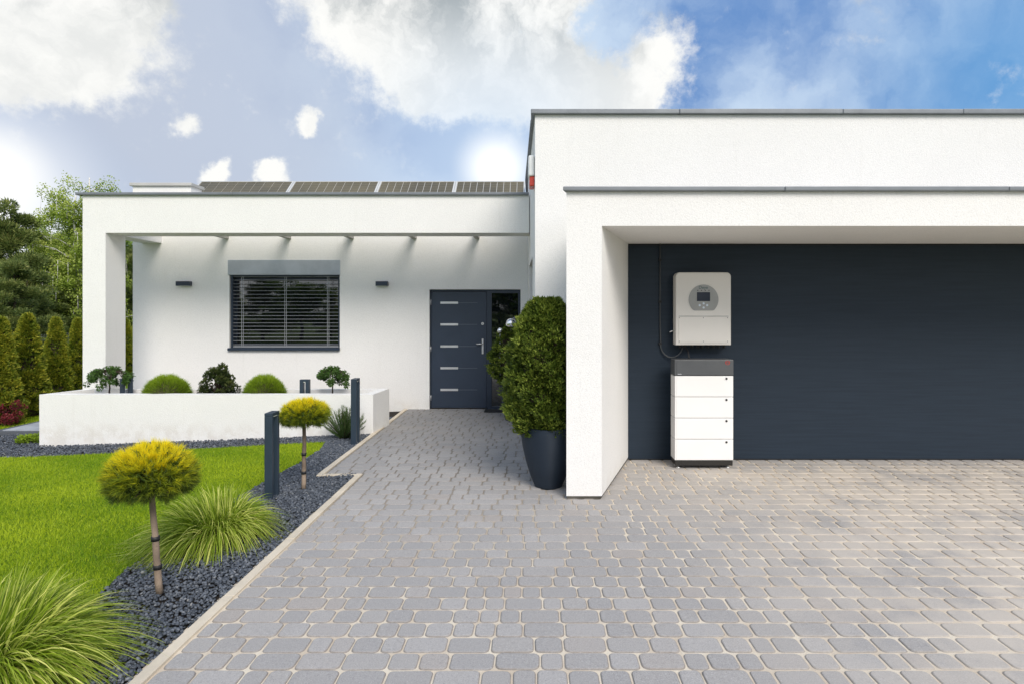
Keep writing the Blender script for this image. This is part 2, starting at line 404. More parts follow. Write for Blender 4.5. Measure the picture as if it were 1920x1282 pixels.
def tube(name, pts, rad, mat, parent=None, seg=8): 
    V, Fc = tube_geo(pts, rad, seg); return mesh(name, V, Fc, mat, parent, smooth=True)
def tubes(name, lst, mat, parent=None, seg=6):
    V, Fc = [], []
    for pts, rad in lst:
        v, f = tube_geo(pts, rad, seg); o = len(V); V += v; Fc += [tuple(i + o for i in q) for q in f]
    return mesh(name, V, Fc, mat, parent, smooth=True)
def disc(name, c, r, y, th, mat, parent, seg=24, a0=None):
    """a disc facing the camera (-Y); a0 cuts its lower part flat"""
    pts = [(c[0] + r * math.cos(2 * math.pi * i / seg), c[1] + r * math.sin(2 * math.pi * i / seg)) for i in range(seg)]
    if a0 is not None: pts = [(x, max(z, c[1] + a0)) for x, z in pts]
    V = [(x, y, z) for x, z in pts] + [(x, y + th, z) for x, z in pts]
    Fc = [tuple(range(seg)), tuple(range(seg, 2 * seg))[::-1]] + [(i, seg + i, seg + (i + 1) % seg, (i + 1) % seg) for i in range(seg)]
    return mesh(name, V, Fc, mat, parent)
def lathe(name, prof, c, mat, parent=None, seg=28, fl=None):
    V, Fc = [], []
    for r, z in prof:
        for j in range(seg):
            q = 2 * math.pi * j / seg; k = fl(q) if fl else 1
            V.append((c[0] + r * k * math.cos(q), c[1] + r * k * math.sin(q), c[2] + z))
    for i in range(len(prof) - 1):
        for j in range(seg): Fc.append((i * seg + j, i * seg + (j + 1) % seg, (i + 1) * seg + (j + 1) % seg, (i + 1) * seg + j))
    Fc.append(tuple(range(seg))[::-1]); Fc.append(tuple(range((len(prof) - 1) * seg, len(prof) * seg)))
    return mesh(name, V, Fc, mat, parent, smooth=True)
def ball(name, c, r, mat, parent=None, seg=24):
    return lathe(name, [(max(1e-4, r * math.sin(math.pi * i / 14)), -r * math.cos(math.pi * i / 14)) for i in range(15)], c, mat, parent, seg)
def text(name, s, loc, size, mat, parent, align='CENTER', sx=1.0, ext=0.0006):
    cu = bpy.data.curves.new(name, 'FONT'); cu.body = s; cu.size = size; cu.extrude = ext; cu.align_x = align; cu.align_y = 'CENTER'
    t = bpy.data.objects.new(name, cu); COL.objects.link(t); bpy.context.view_layer.update()
    me = bpy.data.meshes.new_from_object(t.evaluated_get(bpy.context.evaluated_depsgraph_get()))
    bpy.data.objects.remove(t)
    me.transform(Matrix.Translation(Vector(loc) - wloc(parent)) @ Matrix.Rotation(R(90), 4, 'X') @ Matrix.Diagonal((sx, 1, 1, 1)))
    me.materials.clear(); me.materials.append(mat); me.name = name
    return link(name, me, parent)
def dup(root, loc, rotz=0.0, label=None, scale=None):
    r = root.copy(); COL.objects.link(r); r.location = loc; r.rotation_euler = (0, 0, rotz)
    if scale: r.scale = scale
    if label: r['label'] = label
    for ch in list(root.children):
        c = ch.copy(); COL.objects.link(c); c.parent = r
        for g in list(ch.children):
            e = g.copy(); COL.objects.link(e); e.parent = c
    return r

# foliage kernels -----------------------------------------------------
def unit(v): return v / np.maximum(np.linalg.norm(v, axis=1, keepdims=True), 1e-9)
def rvec(n): return unit(rng.normal(size=(n, 3)))
def rhomb(P, Dv, Ln, Wd, tint, up=None):
    n = len(P); Dv = unit(Dv)
    s = unit(np.cross(Dv, rvec(n) if up is None else up)) * np.reshape(Wd, (-1, 1))
    Ln = np.reshape(Ln, (-1, 1)) * np.ones((n, 1))
    V = np.empty((n, 4, 3)); V[:, 0] = P; V[:, 1] = P + Dv * Ln * 0.5 + s; V[:, 2] = P + Dv * Ln; V[:, 3] = P + Dv * Ln * 0.5 - s
    return V.reshape(-1, 3), np.arange(n * 4).reshape(n, 4), np.repeat(tint, 4)
def needles(P, Dv, Ln, Wd, tint, tip=0.0):
    n = len(P); Dv = unit(Dv); s = unit(np.cross(Dv, rvec(n))) * np.reshape(Wd, (-1, 1)) * 0.5
    V = np.empty((n, 3, 3)); V[:, 0] = P - s; V[:, 1] = P + s; V[:, 2] = P + Dv * np.reshape(Ln, (-1, 1))
    t = np.repeat(tint, 3).reshape(n, 3); t[:, 2] += tip
    return V.reshape(-1, 3), np.arange(n * 3).reshape(n, 3), t.ravel()
def arcs(P, Dv, Ln, Wd, bend, segs, tint, tip=0.15, side=None):
    n = len(P); Dv = unit(Dv); s = unit(np.cross(Dv, rvec(n) if side is None else side)) * np.reshape(Wd, (-1, 1)) * 0.5
    V = np.empty((n, segs + 1, 2, 3)); T = np.empty((n, segs + 1, 2))
    Lc = np.reshape(Ln, (-1, 1)); bc = np.reshape(bend, (-1, 1))
    for i in range(segs + 1):
        t = i / segs; c = P + Dv * Lc * t; c = c + np.array([0, 0, -1.0]) * bc * Lc * t * t
        k = (0.55 + 0.9 * t) if t < 0.5 else (2.0 * (1 - t) + 0.02)
        V[:, i, 0] = c - s * k; V[:, i, 1] = c + s * k; T[:, i] = (tint + tip * t)[:, None]
    base = (np.arange(n) * (segs + 1) * 2)[:, None]
    Fs = []
    for i in range(segs):
        Fs.append(np.stack([base[:, 0] + 2 * i, base[:, 0] + 2 * i + 1, base[:, 0] + 2 * i + 3, base[:, 0] + 2 * i + 2], 1))
    return V.reshape(-1, 3), np.concatenate(Fs), T.ravel()
def cat(parts):
    V, Fc, T, o = [], [], [], 0
    for v, f, t in parts: V.append(v); Fc.append(f + o); T.append(t); o += len(v)
    return np.concatenate(V), np.concatenate(Fc), np.concatenate(T)
def T_(x): return -0.17 * min(1.0, max(0.0, (-1.95 - x) / 4.6))
def Tv(x): return -0.17 * np.clip((-1.95 - x) / 4.6, 0, 1)
def G(px, py):
    z = 0.0
    for _ in range(12): d = (H - z) * F / (py - VY); x = X(px, d); z = T_(x)
    return (x, d)
def inpoly(P, poly):
    x, y = P[:, 0], P[:, 1]; ins = np.zeros(len(P), bool); n = len(poly); j = n - 1
    for i in range(n):
        xi, yi = poly[i]; xj, yj = poly[j]
        c = ((yi > y) != (yj > y)) & (x < (xj - xi) * (y - yi) / (yj - yi + 1e-12) + xi); ins ^= c; j = i
    return ins

# ------------------------------------------------------------------ setting: ground
xs = [-300, -60, -20, -12, -8] + [-6.55 + 0.46 * i for i in range(11)] + [1, 8, 20, 80, 300]
ys = [-300, -40, 0, 12, 40, 120, 420]
V = [(x, y, T_(x) - 0.06) for y in ys for x in xs]; nx = len(xs)
Fc = [(j * nx + i, j * nx + i + 1, (j + 1) * nx + i + 1, (j + 1) * nx + i) for j in range(len(ys) - 1) for i in range(nx - 1)]
tag(mesh('ground', V, Fc, FIELD), kind='structure')

def sheet(name, poly, dz, mat, step=0.5):
    bm = bmesh.new(); vs = [bm.verts.new((x, y, 0)) for x, y in poly]; bm.faces.new(vs)
    x0 = min(p[0] for p in poly); x1 = max(p[0] for p in poly); x = math.floor(x0 / step) * step
    while x < x1:
        bmesh.ops.bisect_plane(bm, geom=bm.verts[:] + bm.edges[:] + bm.faces[:], plane_co=(x, 0, 0), plane_no=(1, 0, 0)); x += step
    for v in bm.verts: v.co.z = T_(v.co.x) + dz
    bmesh.ops.recalc_face_normals(bm, faces=bm.faces)
    me = bpy.data.meshes.new(name); bm.to_mesh(me); bm.free()
    if me.polygons and me.polygons[0].normal.z < 0: me.flip_normals()
    me.materials.append(mat); return link(name, me)
lawn_edge = [G(*p) for p in ((-260, 866), (0, 857), (200, 850), (430, 838), (590, 829), (610, 829), (600, 843), (578, 857), (546, 876), (520, 890), (440, 935), (330, 1005), (235, 1068), (196, 1105), (120, 1210), (60, 1330))]
lawn_poly = lawn_edge + [(-3.6, 0.6), (-12, 0.6), (-12, lawn_edge[0][1])]
lawn = tag(sheet('lawn', lawn_poly, 0.0, LAWN), kind='structure')
tag(sheet('back_lawn', [(-7.3, 10.42), (-7.3, 26), (-14, 26), (-14, 9.62), G(-20, 806)], 0.0, LAWN), kind='structure')
bed_poly = [(-1.88, 0.8), (-1.88, 6.40), (-2.28, 6.40), (-2.28, 10.64), (-7.0, 10.64), (-7.0, 9.3), (-12, 9.3), (-12, 0.6), (-3, 0.6)]
tag(sheet('gravel_bed', bed_poly, -0.02, SOIL), kind='structure')

# gravel stones (stuff)
ico = np.array([(-1, 1.618, 0), (1, 1.618, 0), (-1, -1.618, 0), (1, -1.618, 0), (0, -1, 1.618), (0, 1, 1.618), (0, -1, -1.618), (0, 1, -1.618), (1.618, 0, -1), (1.618, 0, 1), (-1.618, 0, -1), (-1.618, 0, 1)]) / 1.9
icf = np.array([(0, 11, 5), (0, 5, 1), (0, 1, 7), (0, 7, 10), (0, 10, 11), (1, 5, 9), (5, 11, 4), (11, 10, 2), (10, 7, 6), (7, 1, 8), (3, 9, 4), (3, 4, 2), (3, 2, 6), (3, 6, 8), (3, 8, 9), (4, 9, 5), (2, 4, 11), (6, 2, 10), (8, 6, 7), (9, 8, 1)])
def stones(P, size, lift):
    n = len(P); A = rvec(n); B = unit(np.cross(A, rvec(n))); C = np.cross(A, B)
    Rm = np.stack([A, B, C], 2)
    V = ico[None] * (1 + rng.uniform(-0.28, 0.28, (n, 12, 3))) * np.stack([np.ones(n), rng.uniform(0.6, 0.95, n), rng.uniform(0.4, 0.7, n)], 1)[:, None]
    V = np.einsum('nij,nkj->nki', Rm, V); V[:, :, 2] *= 0.75
    V = V * size[:, None, None] + P[:, None]; V[:, :, 2] += lift[:, None]
    Fc = (icf[None] + (np.arange(n) * 12)[:, None, None]).reshape(-1, 3)
    return V.reshape(-1, 3), Fc, np.repeat(np.clip(rng.beta(1.7, 1.9, n), 0, 1), 12)
def scatter(n, x0, x1, y0, y1, poly, ex=()):
    P = np.stack([rng.uniform(x0, x1, n), rng.uniform(y0, y1, n)], 1); k = inpoly(P, poly)
    for e in ex: k &= ~inpoly(P, e)
    P = P[k]; return np.concatenate([P, Tv(P[:, 0])[:, None]], 1)
PL = [(-7.0, 8.54), (-2.27, 8.54), (-2.20, 9.2), (-6.75, 9.2)]      # outer outline of the planter
strip_poly = [G(-70, 812), G(76, 811), (-6.75, 9.3), (-6.75, 10.45), G(76, 791), G(0, 808), G(-70, 811)]
def gscatter(n, x0, x1, y0, y1):
    return scatter(n, x0, x1, y0, y1, bed_poly, (lawn_poly, PL, strip_poly))
Pn = gscatter(26000, -4.2, -1.88, 2.3, 5.2); Pm = gscatter(16000, -4.0, -1.88, 5.2, 6.4); Pf = gscatter(9000, -2.9, -2.3, 6.4, 9.9); Pm = np.concatenate([Pm, gscatter(6500, -3.3, -2.3, 6.4, 8.5)]); Pp = gscatter(30000, -8.6, -2.3, 7.6, 9.6)
def vis(P, m=60): px = VX + P[:, 0] * F / P[:, 1]; return P[(px > -m)]
P = np.concatenate([vis(Pn), vis(Pm), vis(Pf), vis(Pp)])
n = len(P)
tag(mesh('gravel', *stones(P, rng.uniform(0.009, 0.0175, n), rng.uniform(-0.012, 0.010, n))[:2], GRAV, tint=None) if False else (lambda g: mesh('gravel', g[0], g[1], GRAV, tint=g[2]))(stones(P, rng.uniform(0.009, 0.0175, n), rng.uniform(-0.012, 0.012, n))), kind='stuff')
tag(bpy.data.objects['gravel'], 'dark blue grey crushed slate between kerb, lawn and planter', 'gravel')

# lawn blades (stuff)
Pg = np.concatenate([scatter(150000, -8.5, -1.9, 2.3, 5.0, lawn_poly), scatter(190000, -9.0, -1.9, 5.0, 8.7, lawn_poly)])
Pg = vis(Pg, 40); n = len(Pg)
Dg = np.stack([rng.normal(0, 0.45, n), rng.normal(0, 0.45, n), np.ones(n)], 1)
cl_ = 0.5 + 0.5 * np.sin(Pg[:, 0] * 2.1 + np.sin(Pg[:, 1] * 1.7) * 1.5) * np.sin(Pg[:, 1] * 3.1 + Pg[:, 0])
tint = np.clip(rng.normal(0.45, 0.24, n) + 0.6 * (cl_ - 0.45), 0, 1)
g = needles(Pg, Dg, rng.uniform(0.018, 0.036, n), rng.uniform(0.0035, 0.0065, n), tint, 0.12)
tag(mesh('grass', g[0], g[1], GRASS, tint=g[2]), 'bright green short mown grass of the front lawn', 'grass', kind='stuff')
P2 = scatter(40000, -13, -7.35, 9.7, 12.5, [(-7.3, 10.5), (-7.3, 13), (-13, 13), (-13, 9.7), G(-20, 806)])
n = len(P2)
g = needles(P2, np.stack([rng.normal(0, .4, n), rng.normal(0, .4, n), np.ones(n)], 1), rng.uniform(0.025, 0.05, n), rng.uniform(0.006, 0.011, n), np.clip(rng.normal(0.5, 0.25, n), 0, 1), 0.1)
tag(mesh('grass', g[0], g[1], GRASS, tint=g[2]), 'bright green grass beside the hedge behind the planter', 'grass', kind='stuff')

# ------------------------------------------------------------------ driveway: sand bed, pavers, kerbs
drive = mesh('driveway', [(-1.9, 0.5, -0.0055), (9, 0.5, -0.0055), (9, 7.3, -0.0055), (-1.9, 7.3, -0.0055), (-2.29, 6.42, -0.0055), (-1.9, 6.42, -0.0055), (-2.29, 10.8, -0.0055), (0.3, 10.8, -0.0055), (0.3, 7.3, -0.0055)],
             [(0, 1, 2, 8, 3, 5), (4, 5, 3, 8, 7, 6)], SAND)
tag(drive, kind='structure')
RW = 0.147
def side_x(y): return 0.02 - 0.115 * (y - 7.05) / 3.6
def paver_geo(lx, ly, seed, lod=0):
    r = np.random.default_rng(seed); cr = min(lx, ly) * r.uniform(0.17, 0.24); k = 4 if lod == 0 else 3
    ring = []
    for cx, cy, a0 in ((1, 1, 0), (-1, 1, 90), (-1, -1, 180), (1, -1, 270)):
        c = cr * r.uniform(0.85, 1.15); jx, jy = r.uniform(-0.0015, 0.0015, 2)
        for i in range(k):
            a = R(a0 + 90 * i / (k - 1)); ring.append((cx * (lx / 2 - c) + jx + c * math.cos(a), cy * (ly / 2 - c) + jy + c * math.sin(a)))
    ring = np.array(ring); m = len(ring); V = []
    ins = [(0, -0.016), (0.0, -0.0055), (0.003, -0.0012), (0.0075, 0.001)] if lod == 0 else [(0, -0.012), (0.001, -0.0045), (0.006, 0.001)]
    cen = np.array([lx / 2, ly / 2])
    for o, z in ins:
        sc = (cen - o) / cen; V += [(x * sc[0], y * sc[1], z) for x, y in ring]
    Fq = []
    for j in range(len(ins) - 1):
        for i in range(m): Fq.append((j * m + i, j * m + (i + 1) % m, (j + 1) * m + (i + 1) % m, (j + 1) * m + i))
    Fq.append(tuple(range((len(ins) - 1) * m, len(ins) * m)))
    return V, Fq
rows = []; y = 1.0 + 0.0; cnt = 0
while y < 10.60:
    yc = y + RW / 2; segs_ = []
    xl = -1.805 if yc < 6.40 else -2.215
    if yc < 7.05: xr = 7.0 if yc > 4.6 else 1.0 * yc + 1.4
    else: xr = side_x(yc) - 0.004
    x = xl; first = True
    while x < xr - 0.03:
        l = random.choice((0.115, 0.150, 0.150, 0.225, 0.225))
        if first: l = random.choice((0.09, 0.15, 0.2)); first = False
        if xr - (x + l) < 0.06: l = xr - x
        segs_.append((x, l)); x += l
    for x, l in segs_:
        gap = 0.0075 + 0.007 * min(1, max(0, (x - 0.3) / 2.5)) + random.uniform(-0.0015, 0.0025)
        px = VX + (x + l / 2) * F / yc
        vis_ = -40 < px < 1960 and (0.02 + (H) * F / (yc - .07) < 720)
        rows.append(dict(x=x + l / 2, y=yc, l=l - gap, w=RW - gap * 0.85, px=px, near=yc, vis=vis_))
    y += RW
vis_list = sorted([r for r in rows if r['vis'] and not (r['x'] > 0.28 and r['x'] < 0.8 and 5.5 < r['y'] < 7)], key=lambda r: r['near'] - r['l'] * 1.5)
solo = vis_list[:300]; ids = {id(r) for r in solo}
cache = {}
for r in solo:
    key = (round(r['l'], 2), random.randrange(3))
    if key not in cache:
        V, Fq = paver_geo(key[0], 0.136, hash(key) % 9999 + 1)
        me = bpy.data.meshes.new('paver'); me.from_pydata(V, [], Fq); me.materials.append(PAVER)
        me.polygons.foreach_set('use_smooth', np.array([len(p_.vertices) == 4 for p_ in me.polygons])); cache[key] = me
        at_ = me.attributes.new('edge', 'FLOAT', 'POINT'); at_.data.foreach_set('value', np.repeat(np.array([1, 1, .8, 0], dtype=np.float32), len(V) // 4))
    o = link('paver', cache[key], drive, (r['x'], r['y'] + random.uniform(-0.0015, 0.0015), random.uniform(-0.0012, 0.0015)))
    o.rotation_euler = (random.uniform(-0.004, 0.004), random.uniform(-0.004, 0.004), random.uniform(-0.012, 0.012)); o.scale = (r['l'] / key[0], r['w'] / 0.136, 1)
AV, AF, AT, AE, off = [], [], [], [], 0
for i, r in enumerate(rows):
    if id(r) in ids: continue
    V, Fq = paver_geo(r['l'], r['w'], i, 1); a = random.uniform(-0.01, 0.01); dz = random.uniform(-0.0012, 0.0015)
    tx, ty = random.uniform(-.006, .006), random.uniform(-.006, .006)
    AV += [(r['x'] + x * math.cos(a) - y_ * math.sin(a), r['y'] + y_ * math.cos(a) + x * math.sin(a), z + dz + x * tx + y_ * ty) for x, y_, z in V]
    AF += [tuple(q + off for q in f) for f in Fq]; AT += [random.random()] * len(V); AE += [1.0] * (len(V) // 3) + [.8] * (len(V) // 3) + [0.0] * (len(V) // 3); off += len(V)
o = mesh('paver', AV, AF, PAVER, drive, smooth=True, tint=AT); o.data.polygons.foreach_set('use_smooth', np.array([len(p_.vertices) == 4 for p_ in o.data.polygons])); o['kind'] = 'stuff'; o.name = 'paver_field'; at_ = o.data.attributes.new('edge', 'FLOAT', 'POINT'); at_.data.foreach_set('value', np.array(AE, dtype=np.float32))

kerb = tag(bpy.data.objects.new('kerb', None), kind='structure'); COL.objects.link(kerb)
def kerb_run(p, q, wd, n):
    p, q = Vector(p), Vector(q); d = (q - p); nrm = Vector((d.y, -d.x)).normalized() * wd
    for i in range(n):
        a = p + d * (i / n) + d.normalized() * 0.002; b = p + d * ((i + 1) / n) - d.normalized() * 0.002; dz = random.uniform(-0.001, 0.0015)
        prism('kerb_stone', [tuple(a), tuple(b), tuple(b + nrm), tuple(a + nrm)][::-1], -0.10, 0.010 + dz, KERBM, kerb, bevel=0.003)
kerb_run((-1.875, 0.9), (-1.875, 6.40), 0.062, 6)
kerb_run((-2.285, 6.40), (-1.815, 6.40), -0.062 * -1, 1)
kerb_run((-2.285, 6.40), (-2.285, 10.63), 0.062, 4)

# little paved walk behind the planter's left end
wk = prism('side_path', strip_poly, -0.06, 0.03, m_plain('walk_edge', (0.10, 0.11, 0.125), 0.8), zf=T_); tag(wk, kind='structure')
sl = []
yy = 9.3
while yy < 10.6:
    xx = -9.2
    while xx < -6.8:
        c = np.array([[xx + .02, yy + .02], [xx + .20, yy + .02], [xx + .20, yy + .12], [xx + .02, yy + .12]])
        if inpoly(c, strip_poly).all(): sl.append((xx + .003, xx + .217, yy + .003, yy + .137, T_(xx) + 0.02, T_(xx) + 0.04))
        xx += 0.22
    yy += 0.14
o = boxes('slab', sl, m_plain('pale_slab', (0.36, 0.38, 0.41), 0.8, 0, 0.15), wk); o['kind'] = 'stuff'

# ------------------------------------------------------------------ house
house = thing('house', 'white rendered flat roofed house with pergola frame, dark front door and wide garage canopy', 'house', (0, 10, 0))
YW = 10.65                                   # face of the entrance wall
xw0, xw1, wz0, wz1 = X(430, YW), X(637, YW), Z(652, YW), Z(489, YW)
dx0, dx1, dz1 = X(805, YW), X(976, YW), Z(543, YW)
xg = [X(249, YW), xw0, xw1, dx0, dx1, side_x(YW) - 0.002]; zg = [-0.3, 0.0, wz0, dz1, wz1, 3.93]
PXE = X(358, YW)
zs_ = sorted(set([-0.3, wz0, wz1, dz1, 3.74, -0.02]))
cells = []
for i in range(len(xg) - 1):
    for j in range(len(zs_) - 1):
        xm, zm = (xg[i] + xg[i + 1]) / 2, (zs_[j] + zs_[j + 1]) / 2
        if xw0 < xm < xw1 and wz0 < zm < wz1: continue
        if dx0 < xm < dx1 and -0.02 < zm < dz1: continue
        cells.append((xg[i], xg[i + 1], YW, YW + 0.35, zs_[j], zs_[j + 1]))
cells.append((xg[0], PXE, YW, YW + 0.35, 3.74, 3.93))
boxes('wall', cells, STUCCO, house)
boxes('side_wall', [(xg[0], xg[0] + 0.35, YW + 0.35, 19.65, -0.3, 3.93), (xg[0], side_x(YW) - .01, 19.65, 20.0, -0.3, 3.93)], STUCCO, house)
box('roof', (xg[0] + 0.35, side_x(YW) - .01, YW + 0.35, 19.65, 3.5, 3.70), ROOFM, house)
boxes('room_backing', [(xg[0] + .36, -0.3, YW + 1.3, YW + 1.35, -0.2, 3.45)], BLACKP, house)
box('parapet_coping', (X(245, YW), PXE + .03, YW - 0.04, YW + 0.39, 3.93, 3.985), COPING_L, house, bevel=0.006)
box('wall_coping', (PXE + .001, side_x(YW) - 0.004, YW - 0.03, YW + 0.38, 3.741, 3.77), COPING_L, house, bevel=0.004)

# taller garage mass
zt = 4.02
def mass(poly, z0, z1, nm='garage_wall'): return prism(nm, poly, z0, z1, STUCCO, house)
mp_ = [(0.02, 7.05), (9.2, 7.05), (9.2, 20), (side_x(YW), 20), (side_x(YW), YW)]
ya, yb = 8.0, 9.7
mass(mp_, -0.2, 0.9); mass(mp_, 2.45, zt)
mass([(0.02, 7.05), (9.2, 7.05), (9.2, 20), (side_x(YW), 20), (side_x(YW), YW), (side_x(yb), yb), (side_x(yb) + .18, yb), (side_x(ya) + .18, ya), (side_x(ya), ya)], 0.9, 2.45)
def side_quad(name, y0, y1, z0, z1, off, th, mat, parent):
    return prism(name, [(side_x(y0) + off, y0), (side_x(y0) + off + th, y0), (side_x(y1) + off + th, y1), (side_x(y1) + off, y1)], z0, z1, mat, parent)
sw = side_quad('side_window', ya + .003, yb - .003, 0.903, 2.447, 0.12, 0.03, ANTH, house)
side_quad('pane', ya + .08, yb - .08, 0.98, 2.37, 0.112, 0.02, GLASS, sw)
# copings of the tall mass in sheet lengths with lapped joints
k = [0.02 - 0.05, 1.7, 3.6, 5.0, 6.4, 7.8, 9.25]
for i in range(len(k) - 1):
    box('coping', (k[i] + .001, k[i + 1] - .001, 7.00, 7.40, zt, zt + 0.055 + 0.002 * (i % 2)), COPING, house, bevel=0.008)
prism('coping', [(-0.035, 7.405), (0.30, 7.405), (0.19, YW + 2), (side_x(YW) - 0.05, YW + 2), (side_x(YW) - 0.05, YW)], zt, zt + 0.055, COPING, house)

# canopy
canopy_z0, canopy_z1 = Z(424, 5.55), 2.825
prism('canopy', [(0.3045, 5.55), (9.2, 5.55), (9.2, 7.048), (0.76, 7.048)], canopy_z0, canopy_z1, STUCCO, house)
PX_ = [(0.3045, 5.55), (0.63, 5.55), (1.112, 7.048), (0.76, 7.048)]
prism('canopy_pier', PX_, 0.030, canopy_z0, STUCCO, house)
prism('pier_base', [(0.31, 5.565), (0.622, 5.565), (1.104, 7.04), (0.77, 7.04)], -0.05, 0.030, RUBBLE, house)
k = [0.27, 2.3, 4.35, 6.3, 9.25]
prism('canopy_coping', [(0.27, 5.505), (2.299, 5.505), (2.299, 7.046), (0.735, 7.046)], canopy_z1, canopy_z1 + 0.042, COPING, house, bevel=0.009)
for i in range(1, len(k) - 1):
    box('canopy_coping', (k[i] + .001, k[i + 1] - .001, 5.505, 7.046, canopy_z1, canopy_z1 + 0.042 + 0.0015 * (i % 2)), COPING, house, bevel=0.009)

# garage door and its surround
gd = box('garage_door', (1.10, 9.0, 7.018, 7.046, 0.015, Z(461, 7.02)), GARD, house)
box('top_seal', (1.10, 9.0, 7.022, 7.044, Z(461, 7.02) + .002, canopy_z0 - .002), BLACKP, gd)
box('bottom_seal', (1.12, 9.0, 7.012, 7.044, -0.004, 0.013), BLACKP, gd)

# pergola frame
YP0, YP1 = 9.25, 9.70
pb, pt = Z(437, YP0), Z(367, YP0)
xpl, xpr = X(155, YP0), X(198, YP0)
box('pergola_pillar', (xpl, xpr, YP0, YP1, -0.25, pb), STUCCO, house)
boxes('pergola_beam', [(xpl, side_x(9.5) - 0.003, YP0, YP1, pb, pt)], STUCCO, house)
box('pergola_side_beam', (xpl, xpr - 0.0, YP1 + .001, YW - .001, pb, pt), STUCCO, house)
k = [X(145, YP0), -4.6, -2.3, side_x(9.5) - 0.01]
for i in range(3): box('pergola_coping', (k[i] + .001, k[i + 1] - .001, YP0 - 0.045, YP1 + 0.03, pt, pt + 0.042), COPING, house, bevel=0.008)
box('pergola_coping', (k[0], xpr + .03, YP1 + .032, YW - .042, pt, pt + 0.042), COPING, house, bevel=0.008)
for px in (414, 533, 653, 773, 893):
    xc = X(px, YW - .2); box('rafter', (xc - .04, xc + .04, YP1 + .001, YW - .001, 3.00, 3.14), RAFTM, house)

# window with external blind
win = boxes('window', [(xw0 + .002, xw0 + .07, YW + .13, YW + .20, wz0 + .002, wz1 - .25), (xw1 - .07, xw1 - .002, YW + .13, YW + .20, wz0 + .002, wz1 - .25),
                       (xw0 + .07, xw1 - .07, YW + .13, YW + .20, wz0 + .002, wz0 + .07), (xw0 + .07, xw1 - .07, YW + .13, YW + .20, wz1 - .33, wz1 - .25)], ANTH, house)
box('pane', (xw0 + .07, xw1 - .07, YW + .15, YW + .17, wz0 + .07, wz1 - .33), GLASS, win)
box('sill', (X(426, YW - .05), X(636, YW - .05), YW - 0.05, YW + .129, Z(657, YW - .05), wz0 + .001), ANTH, win, bevel=0.004)
box('blind_box', (X(427.5, YW), X(638, YW), YW - .012, YW + .125, Z(516, YW), Z(489, YW) + .01), BOXM, house, bevel=0.006)
bl = box('window_blind', (X(435.5, YW), X(633.5, YW), YW + .02, YW + .09, Z(518.5, YW), Z(516.5, YW)), ANTH, house)
box('guide_rail', (X(432, YW), X(435, YW), YW + .02, YW + .09, wz0 + .002, Z(516.5, YW)), ANTH, bl); box('guide_rail', (X(634, YW), X(636, YW), YW + .02, YW + .09, wz0 + .002, Z(516.5, YW)), ANTH, bl)
sx0, sx1 = X(435.5, YW), X(633.5, YW); sme = None
zb, ztop = Z(646, YW), Z(519, YW)
for i in range(20):
    z = zb + (ztop - zb) * i / 19
    yc = YW + .055
    if sme is None:
        Vv = []
        for q in range(5):
            t = (q / 4 - 0.5); Vv += [(sx0, t * .062, -t * .004 + .006 * (1 - 4 * t * t)), (sx1, t * .062, -t * .004 + .006 * (1 - 4 * t * t))]
        Vv += [(a, b_, c_ - .002) for a, b_, c_ in Vv]
        Fs = [(2 * q, 2 * q + 1, 2 * q + 3, 2 * q + 2) for q in range(4)] + [(10 + 2 * q, 12 + 2 * q, 13 + 2 * q, 11 + 2 * q) for q in range(4)] + [(0, 10, 11, 1), (8, 9, 19, 18)]
        sme = bpy.data.meshes.new('slat'); sme.from_pydata(Vv, [], Fs); sme.materials.append(SLATM)
    o = link('slat', sme, bl); o.location = Vector((0, yc, z)) - wloc(bl); o.rotation_euler = (random.uniform(-.05, .05), random.uniform(-.0006, .0006), 0)
box('bottom_rail', (sx0, sx1, YW + .035, YW + .075, wz0 + .012, wz0 + .03), SLATM, bl)
for px in (452, 455, 533, 536, 613, 616):
    x = X(px, YW); box('ladder_cord', (x - .003, x + .003, YW + .021, YW + .024, wz0 + .03, Z(517, YW)), SLATM, bl)

# front door with sidelight
YD = YW + 0.09
def dxp(p): return X(p, YD)
def dzp(p): return Z(p, YD)
df = boxes('door_frame', [(dx0 + .001, dxp(808), YW + .06, YW + .16, -.005, dz1 - .002), (dxp(808), dx1 - .001, YW + .06, YW + .16, dzp(546.5), dz1 - .002),
                          (dxp(913), dxp(922), YW + .06, YW + .16, -.005, dzp(546.5)), (dxp(971.5), dx1 - .001, YW + .06, YW + .16, -.005, dzp(546.5)),
                          (dxp(922), dxp(971.5), YW + .06, YW + .16, -.005, dzp(761)), (dxp(922), dxp(971.5), YW + .06, YW + .16, dzp(550), dzp(546.5))], ANTH, house)
box('sidelight_pane', (dxp(922), dxp(971.5), YD + .03, YD + .05, dzp(761), dzp(550)), GLASS, df)
dr = box('front_door', (dxp(808.5), dxp(912.5), YD - .01, YD + .06, 0.012, dzp(547)), DOORP, house, bevel=0.003)
for py in (568, 608.5, 649, 689.5, 730):
    box('steel_inlay', (dxp(826), dxp(859), YD - .014, YD - .006, dzp(py + 2), dzp(py - 2)), STEEL, dr, bevel=0.001)
    box('groove', (dxp(859.2), dxp(895), YD - .0125, YD - .0085, dzp(py + .45), dzp(py - .45)), GRV, dr)
hd = box('door_handle', (dxp(903.5), dxp(906.7), YD - .022, YD - .010, dzp(663), dzp(635)), STEEL, dr, bevel=0.002)
tube('lever', [(dxp(905), YD - .022, dzp(644.5)), (dxp(905), YD - .055, dzp(644.5)), (dxp(900), YD - .058, dzp(644.5)), (dxp(893), YD - .058, dzp(644.5))], 0.010, STEEL, hd)
lk = disc('door_lock', (dxp(905), dzp(607)), 0.024, YD - .022, .012, STEEL, dr, 20)
